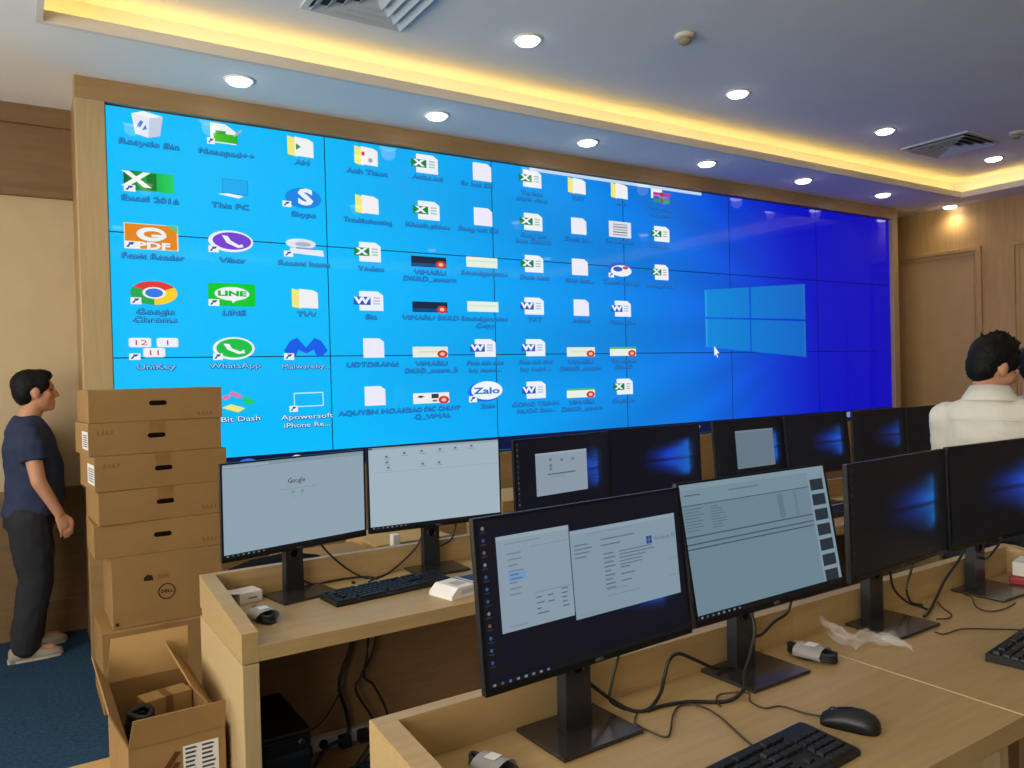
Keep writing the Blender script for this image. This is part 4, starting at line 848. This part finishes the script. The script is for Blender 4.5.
g.add([(0.14, y, 0.03), (0.20, y, 0.03), (0.20, y, 0.055), (0.14, y, 0.055)], [(0, 1, 2, 3)], 0, rgb(110, 74, 42)); g.add([(-0.225, y, 0.015), (-0.21, y, 0.015), (-0.21, y, 0.03), (-0.225, y, 0.03)], [(0, 1, 2, 3)], 0, rgb(60, 42, 28))
g.build('printed_logo', INK, t)
carton('plain brown carton at the foot of the stack on the carpet', -0.160, 0.37, -0.83, -0.42, 0.0, 0.359, 0.0, None, True)
carton('wide brown carton standing behind the first back row desk', 0.47, 0.86, -1.62, -1.24, 0.0, 0.70, 0.05, None, True, group='cartons behind the back desk')
carton('low carton directly behind the search page monitor', 0.12, 0.60, -1.90, -1.64, 0.0, 0.735, 0.0, None, False, group='cartons behind the back desk')
t = carton('open brown carton behind the pale file window monitor', 0.90, 1.28, -1.40, -1.02, 0.0, 0.70, 0.0, None, False, group='cartons behind the back desk', mat=CARDL)
tag(G().box(0.965, 1.0, -1.44, -1.402, 0.0, 0.745, 0.004).build('foam_strip', PAPER), 'white foam strip leaning against the open carton behind the back desk', 'foam strip')
carton('pale carton behind the gap in the middle of the back desk row', 1.56, 1.95, -1.42, -1.05, 0.0, 0.83, 0.0, None, True, group='cartons behind the back desk', mat=CARDL)
t = thing('black_bag', 'flat black bag lying on the low carton behind the search page monitor', 'bag', (0.36, -1.77, 0.7355), 0.05)
g = G(); g.loft([((-0.16, 0, 0.02), (0, 0.10, 0), (0, 0, 0.018)), ((-0.08, 0, 0.03), (0, 0.12, 0), (0, 0, 0.029)), ((0.06, 0, 0.034), (0, 0.12, 0), (0, 0, 0.033)), ((0.16, 0, 0.022), (0, 0.09, 0), (0, 0, 0.021))], 16); MBK = pm('matte_black', (20, 18, 17), 0.95, spec=0.05, noise=0.1); g.build('bag_body', MBK, t)
G().tube([(-0.1, -0.1, 0.04), (-0.05, -0.13, 0.06), (0.05, -0.13, 0.065), (0.1, -0.1, 0.045)], 0.006).build('bag_handle', MBK, t)
# open carton in front
carton('flat pale carton on the carpet beneath the open carton', -0.365, 0.03, -2.46, -1.73, 0.0, 0.20, 0.0, None, False, group='cartons at the end of the back desk', mat=CARDL)
x0, x1, y0, y1, z0, z1 = -0.222, 0.030, -2.345, -1.785, 0.2005, 0.468; th = 0.005
t = thing('open_carton', 'open brown carton with raised flaps and barcode label at the desk end', 'carton', (0, 0, z0)); H = z1 - z0
g = G(); g.box(x0, x1, y0, y1, 0, th); g.box(x0, x1, y0, y0 + th, th, H); g.box(x0, x1, y1 - th, y1, th, H); g.box(x0, x0 + th, y0 + th, y1 - th, th, H); g.box(x1 - th, x1, y0 + th, y1 - th, th, H)
g.build('carton_body', CARD, t)
def flap(p, q, up, mat=CARD):
    p, q, up = V(p), V(q), V(up); n = (q - p).cross(up).normalized() * 0.004
    vs = [p, q, q + up - (q - p) * 0.02, p + up + (q - p) * 0.02]; vs = vs + [v + n for v in vs]
    G().add(vs, [(3, 2, 1, 0), (4, 5, 6, 7), (0, 1, 5, 4), (1, 2, 6, 5), (2, 3, 7, 6), (3, 0, 4, 7)]).build('flap', mat, t)
flap((x0, y1, H), (x1, y1, H), (0.012, 0.03, 0.135), CARDL)
flap((x0, y0, H), (x1, y0, H), (0.006, -0.012, 0.078))
flap((x0, y0, H), (x0, y1, H), (-0.045, 0, 0.10))
flap((x1, y0 + 0.06, H), (x1, y1, H), (-0.075, 0.02, 0.10))
g = G(); xa, xb, za, zb, y = -0.085, 0.010, 0.03, H - 0.03, y0 - 0.0012
g.add([(xa, y, za), (xb, y, za), (xb, y, zb), (xa, y, zb)], [(0, 1, 2, 3)], 0, rgb(228, 226, 220))
for k in range(16):
    z_ = zb - 0.012 - k * 0.0125
    for a, b in [(xa + .006, xa + .040), (xa + .050, xb - .006)]: g.add([(a, y - .0006, z_), (b - 0.012 * random.random(), y - .0006, z_), (b - 0.012 * random.random(), y - .0006, z_ + .006), (a, y - .0006, z_ + .006)], [(0, 1, 2, 3)], 0, rgb(70, 70, 74))
g.build('barcode_label', INK, t)
g = G()
for k in range(3): a = -0.135 + 0.0 * k; z_ = 0.13 + 0.03 * k; g.add([(a, y, z_), (a + .015, y, z_ - .005), (a + .045, y, z_ + .035), (a + .03, y, z_ + .04)], [(0, 1, 2, 3)], 0, rgb(92, 56, 30))
g.build('printed_marks', INK, t)
t = thing('small_box', 'small brown box inside the open carton', 'box', (-0.06, -1.87, 0.2055), 0.2)
G().box(-0.075, 0.075, -0.04, 0.04, 0.0, 0.222, 0.003).build('carton_body', CARDL, t); G().box(-0.012, 0.012, -0.0405, 0.0405, 0.1, 0.2226).build('tape_strip', TAPE, t)
t = thing('cable_coil', 'black coiled cable inside the open carton', 'cable', (-0.152, -2.02, 0.2055), 0.0)
for k in range(13):
    pts = [((0.055 - 0.002 * k) * math.cos(2 * PI * i / 14), (0.08 - 0.003 * k) * math.sin(2 * PI * i / 14), 0.012 + 0.018 * k + 0.004 * math.sin(i + k)) for i in range(15)]
    G().tube(pts, 0.011, 7, 3).build('cable_turn', CABLE, t)
t = pbox('small_box', 'white paper packet standing in the front of the open carton', 'box', -0.0, -2.24, 0.2055, 0.04, 0.12, 0.2, 0.0, PAPER)

# ================================================================== PEOPLE
def remeshed(g, name, mat, parent, voxel=0.009, smooth=4, noise=0.0, nsize=0.05):
    o = g.build(name, mat); md = o.modifiers.new('r', 'REMESH'); md.mode = 'VOXEL'; md.voxel_size = voxel; md.use_smooth_shade = True
    if smooth: s_ = o.modifiers.new('s', 'SMOOTH'); s_.factor = 0.5; s_.iterations = smooth
    if noise:
        tx = bpy.data.textures.new(name, 'CLOUDS'); tx.noise_scale = nsize; dm = o.modifiers.new('d', 'DISPLACE'); dm.texture = tx; dm.strength = noise; dm.mid_level = 0.5
    bpy.context.view_layer.update()
    me = bpy.data.meshes.new_from_object(o.evaluated_get(bpy.context.evaluated_depsgraph_get())); me.name = name
    old = o.data; o.modifiers.clear(); o.data = me; bpy.data.meshes.remove(old); o.parent = parent
    for p_ in me.polygons: p_.use_smooth = True
    return o
def person(label, loc, rz, H, shirt, trousers, arms, feet, head_yaw=0.0, head_pitch=0.0, long_sleeve=False, belly=0.0, collar=False, spiky=False, head_drop=0.018, head_fwd=0.0):
    """faces local +X; arms/feet: (right, left) joint lists in metres for a 1.58 m figure"""
    k = H / 1.58; t = thing('person', label, 'person', loc, rz)
    S = lambda p: (p[0] * k, p[1] * k, p[2] * k)
    def sec(x, z, rx, ry, y=0): return (S((x, y, z)), (rx * k, 0, 0), (0, ry * k, 0))
    hc = V(S((0.018 + head_fwd, 0, 1.462 - head_drop))); Rh = Matrix.Rotation(head_yaw, 3, 'Z') @ Matrix.Rotation(head_pitch, 3, 'Y')
    hp = lambda x, y, z: hc + Rh @ V((x * k, y * k, z * k))
    def he(g, c, r): g.ell(hp(*c), tuple(v * k for v in r), Rh)
    # ---- body, one continuous surface
    g = G()
    he(g, (-0.008, 0, 0.022), (0.094, 0.074, 0.09)); he(g, (0.022, 0, -0.03), (0.066, 0.06, 0.085)); he(g, (0.062, 0, -0.088), (0.026, 0.03, 0.024))
    he(g, (0.078, 0, 0.03), (0.016, 0.05, 0.014)); g.loft([(hp(0.085, 0, 0.016), Rh @ V((0.010 * k, 0, 0)), Rh @ V((0, 0.009 * k, 0))), (hp(0.105, 0, -0.03), Rh @ V((0.014 * k, 0, 0)), Rh @ V((0, 0.016 * k, 0))), (hp(0.088, 0, -0.04), Rh @ V((0.012 * k, 0, 0)), Rh @ V((0, 0.013 * k, 0)))], 10)
    he(g, (0.083, 0, -0.058), (0.012, 0.024, 0.007)); he(g, (0.081, 0, -0.069), (0.012, 0.022, 0.008))
    for sy in (-1, 1): he(g, (-0.006, sy * 0.076, -0.006), (0.019, 0.008, 0.032)); he(g, (0.045, sy * 0.048, -0.02), (0.03, 0.018, 0.03))
    g.limb([S((-0.012, 0, 1.27)), tuple(hp(-0.012, 0, -0.07))], [0.06 * k, 0.052 * k])
    g.loft([sec(-0.01, 1.29, 0.05, 0.07), sec(-0.01, 1.25, 0.08, 0.125), sec(-0.005, 1.2, 0.095, 0.155), sec(0.0, 1.12, 0.105, 0.165), sec(0.01 + belly / 2, 0.98, 0.10 + belly / 2, 0.14), sec(0.0, 0.85, 0.105, 0.15), sec(0.0, 0.76, 0.095, 0.145)])
    for side, (sh, el, wr, hd) in zip((-1, 1), arms):
        g.limb([S(sh), S(el), S(wr)], [0.046 * k, 0.037 * k, 0.026 * k])
        w_, h_ = V(S(wr)), V(S(hd)); d = (h_ - w_).normalized(); across = d.cross(V((0, 1, 0))).normalized(); nrm = d.cross(across).normalized()
        g.loft([(w_, across * 0.024 * k, nrm * 0.019 * k), (w_ + d * 0.035 * k, across * 0.032 * k, nrm * 0.017 * k), (w_ + d * 0.075 * k, across * 0.034 * k, nrm * 0.014 * k), (w_ + d * 0.085 * k, across * 0.03 * k, nrm * 0.012 * k)], 12)
        for i, ln in enumerate([0.062, 0.074, 0.07, 0.055]):
            o_ = (i - 1.5) * 0.0172 * k; b = w_ + d * 0.075 * k - across * o_; inw = nrm * (-side) * 0.0
            c1 = b + d * ln * 0.5 * k - across * o_ * 0.06; c2 = c1 + (d * 0.8 - across * 0.28 + nrm * side * 0.3).normalized() * ln * 0.5 * k
            g.limb([tuple(b), tuple(c1), tuple(c2)], [0.009 * k, 0.0083 * k, 0.0072 * k], 8)
        tb_ = w_ + d * 0.03 * k + across * 0.024 * k; g.limb([tuple(tb_), tuple(tb_ + (d * 0.85 + across * 0.5).normalized() * 0.032 * k), tuple(tb_ + (d * 0.97 + across * 0.22).normalized() * 0.06 * k)], [0.012 * k, 0.0105 * k, 0.0085 * k], 8)
    for side, (hip, kn, an) in zip((-1, 1), feet):
        g.limb([S(hip), S(kn), S(an)], [0.08 * k, 0.052 * k, 0.038 * k]); a = V(S(an)); g.limb([tuple(a + V((-0.02, 0, -0.03)) * k), tuple(a + V((0.12, 0, -0.045)) * k)], [0.03 * k, 0.024 * k])
    body = remeshed(g, 'body', SKIN, t, 0.0058 * k, 3)
    # ---- face details
    for sy in (-1, 1):
        e = G(); e.ell(hp(0.074, sy * 0.031, 0.006), (0.008 * k, 0.012 * k, 0.0055 * k), Rh, 10, 8); e.build('eye', pm('eye_dark', (24, 18, 16), 0.3), body)
        e = G(); e.ell(hp(0.083, sy * 0.031, 0.026), (0.005 * k, 0.017 * k, 0.0045 * k), Rh, 10, 8); e.build('eyebrow', HAIRM, body)
    # ---- hair: cap over the skull, clear of face and ears
    g = G(); n = 40; random.seed(7)
    he(g, (-0.02, 0, 0.045), (0.097, 0.082, 0.083)); he(g, (0.03, 0, 0.085), (0.062, 0.066, 0.038)); he(g, (-0.05, 0, 0.01), (0.062, 0.074, 0.085)); he(g, (-0.064, 0, -0.03), (0.032, 0.056, 0.04))
    for sy in (-1, 1): he(g, (0.018, sy * 0.058, 0.04), (0.05, 0.022, 0.045)); he(g, (0.02, sy * 0.068, 0.008), (0.012, 0.009, 0.025))
    if spiky:
        he(g, (-0.012, 0, 0.09), (0.088, 0.07, 0.062)); he(g, (-0.058, 0, 0.065), (0.052, 0.07, 0.068)); he(g, (0.03, 0, 0.112), (0.05, 0.055, 0.04))
        for i in range(46):
            a = random.uniform(-PI, PI); r = random.uniform(0, 0.07); x, y = -0.01 + r * math.cos(a) * 1.1, r * math.sin(a)
            z = 0.148 - 6.0 * r * r; b = hp(x, y, z - 0.02); e = hp(x * 1.22 + 0.01 * random.random(), y * 1.25, z + random.uniform(0.006, 0.022)); g.limb([tuple(b), tuple(e)], [0.012 * k, 0.004 * k], 6)
    remeshed(g, 'hair', HAIRM, t, 0.0062 * k, 2, 0.006, 0.012)
    # ---- shirt
    g = G(); b2 = belly
    g.loft([sec(-0.012, 1.30, 0.06, 0.072), sec(-0.014, 1.278, 0.08, 0.118), sec(-0.012, 1.25, 0.097, 0.168), sec(-0.008, 1.21, 0.112, 0.184), sec(0.0, 1.12, 0.124 + b2 * .4, 0.178), sec(0.012 + b2 * .4, 0.98, 0.12 + b2, 0.168), sec(0.008 + b2 * .3, 0.86, 0.126 + b2 * .8, 0.172), sec(-0.002, 0.755, 0.137 + b2 * .5, 0.176)], 28)
    for sh, el, wr, hd in arms:
        a, b_, c = V(S(sh)), V(S(el)), V(S(wr))
        if long_sleeve: g.limb([tuple(a), tuple(b_), tuple(b_ + (c - b_) * 0.92)], [0.06 * k, 0.056 * k, 0.042 * k])
        else:
            m_ = a + (b_ - a) * 0.56; d = (b_ - a).normalized(); u = d.cross(V((0, 1, 0))).normalized(); v_ = d.cross(u)
            g.loft([(a - d * 0.02 * k, u * 0.058 * k, v_ * 0.05 * k), (a + d * 0.05 * k, u * 0.070 * k, v_ * 0.06 * k), (m_, u * 0.067 * k, v_ * 0.058 * k)], 18); g.ell(tuple(a), (0.064 * k, 0.056 * k, 0.055 * k))
    remeshed(g, 'shirt', shirt, t, 0.0095 * k, 3, 0.022, 0.08)
    if collar:
        g = G(); vs = []; nn = 28
        for r_, dz, sh_ in [(0.063, -0.01, 0), (0.061, 0.030, 0), (0.068, 0.034, 0), (0.104, -0.030, 0)]:
            for i in range(nn): a = 2 * PI * i / nn; vs.append(S((-0.014 + r_ * math.cos(a) * 1.02, r_ * 1.08 * math.sin(a), 1.303 + dz - 0.018 * math.cos(a) * (1 if math.cos(a) > 0 else 0.4))))
        g.add(vs, [(i * nn + j, i * nn + (j + 1) % nn, (i + 1) * nn + (j + 1) % nn, (i + 1) * nn + j) for i in range(3) for j in range(nn)], 0, None, True); g.build('collar', shirt, t)
        pts = [S((-0.105 - 0.012 * math.cos(a_), 0.16 * math.sin(a_), 1.195 + 0.004 * math.cos(a_))) for a_ in [(-1.0 + 0.2 * i) for i in range(11)]]
        G().tube(pts, 0.003 * k, 6, 3).build('yoke_seam', shirt, t)
    # ---- trousers
    g = G(); g.loft([sec(0.0, 0.83, 0.118 + b2 * .4, 0.16), sec(-0.006, 0.78, 0.124 + b2 * .3, 0.166), sec(-0.016, 0.70, 0.128, 0.17)], 24)
    for hip, kn, an in feet:
        h_, k_, a_ = V(S(hip)), V(S(kn)), V(S(an))
        g.limb([tuple(h_), tuple(h_ + (k_ - h_) * 0.45), tuple(k_), tuple(k_ + (a_ - k_) * 0.55), tuple(a_ + V((0, 0, -0.012 * k)))], [0.108 * k, 0.102 * k, 0.086 * k, 0.078 * k, 0.070 * k])
    remeshed(g, 'trousers', trousers, t, 0.0095 * k, 3, 0.018, 0.08)
    for hip, kn, an in feet:
        a = V(S(an)); a.z = 0; g = G(); prof = [(-0.075, 0.026, 0.055), (-0.065, 0.036, 0.075), (-0.02, 0.040, 0.082), (0.04, 0.043, 0.068), (0.10, 0.047, 0.05), (0.15, 0.042, 0.042), (0.175, 0.025, 0.03)]
        vs = []; m_ = 11
        for x, hw, zt in prof:
            for q_ in range(m_): th_ = PI * q_ / (m_ - 1); vs.append(tuple(a + V((x, hw * math.cos(th_), 0.002 + zt * max(0, math.sin(th_)) ** 0.6)) * k))
        fs = []
        for i in range(len(prof) - 1):
            for q_ in range(m_ - 1): fs.append((i * m_ + q_, i * m_ + q_ + 1, (i + 1) * m_ + q_ + 1, (i + 1) * m_ + q_))
            fs.append((i * m_ + m_ - 1, i * m_, (i + 1) * m_, (i + 1) * m_ + m_ - 1))
        fs += [tuple(range(m_)), tuple(range((len(prof) - 1) * m_, len(prof) * m_))[::-1]]
        g.add(vs, fs, 0, None, True); sh_ = g.build('shoe', SHOEM if trousers is JEANS else PLASTIC, t)
        g = G(); g.prism([(a.x + x * k, a.y + y * k) for x, y in [(-0.08, -0.03), (-0.08, 0.03), (-0.02, 0.043), (0.10, 0.05), (0.16, 0.04), (0.18, 0.0), (0.16, -0.04), (0.10, -0.05), (-0.02, -0.043)]], 0.0, 0.012 * k); g.build('sole', pm('shoe_sole', (186, 178, 164), 0.8), sh_)
    return t
person('standing man in a navy t-shirt and dark trousers looking at the screen', (-0.385, 0.335, 0), 0.06, 1.58, NAVY, JEANS,
       [((-0.02, -0.172, 1.20), (0.015, -0.215, 0.955), (0.105, -0.205, 0.775), (0.135, -0.195, 0.69)), ((-0.02, 0.172, 1.20), (0.01, 0.215, 0.955), (0.09, 0.205, 0.775), (0.12, 0.195, 0.69))],
       [((-0.02, -0.085, 0.74), (0.0, -0.10, 0.42), (-0.065, -0.115, 0.085)), ((-0.02, 0.085, 0.74), (0.015, 0.10, 0.42), (-0.02, 0.115, 0.085))], head_pitch=-0.06, head_yaw=0.05, belly=0.02, head_drop=0.034, head_fwd=0.012)
person('man in a white collared shirt seen from behind at the right edge', (3.083, -2.978, 0), 0.22, 1.60, SHIRTW, JEANS,
       [((-0.01, -0.172, 1.21), (0.06, -0.20, 0.96), (0.27, -0.16, 0.93), (0.35, -0.12, 0.92)), ((-0.01, 0.172, 1.21), (0.05, 0.195, 0.96), (0.24, 0.16, 0.88), (0.32, 0.14, 0.85))],
       [((0.0, -0.085, 0.74), (0.01, -0.10, 0.42), (-0.01, -0.11, 0.085)), ((0.0, 0.085, 0.74), (0.02, 0.10, 0.42), (0.0, 0.11, 0.085))], head_yaw=-0.66, head_pitch=0.30, long_sleeve=True, belly=0.01, collar=True, spiky=True, head_drop=0.055, head_fwd=0.02)
person('person in a pale lavender shirt half cut off by the right edge', (3.895, -2.80, 0), 0.5, 1.55, SHIRTL, JEANS,
       [((-0.01, -0.172, 1.20), (0.03, -0.22, 0.96), (0.15, -0.2, 0.80), (0.2, -0.19, 0.72)), ((-0.01, 0.172, 1.20), (0.03, 0.22, 0.96), (0.15, 0.2, 0.80), (0.2, 0.19, 0.72))],
       [((0.0, -0.085, 0.74), (0.01, -0.10, 0.42), (-0.01, -0.11, 0.085)), ((0.0, 0.085, 0.74), (0.02, 0.10, 0.42), (0.0, 0.11, 0.085))], long_sleeve=True)
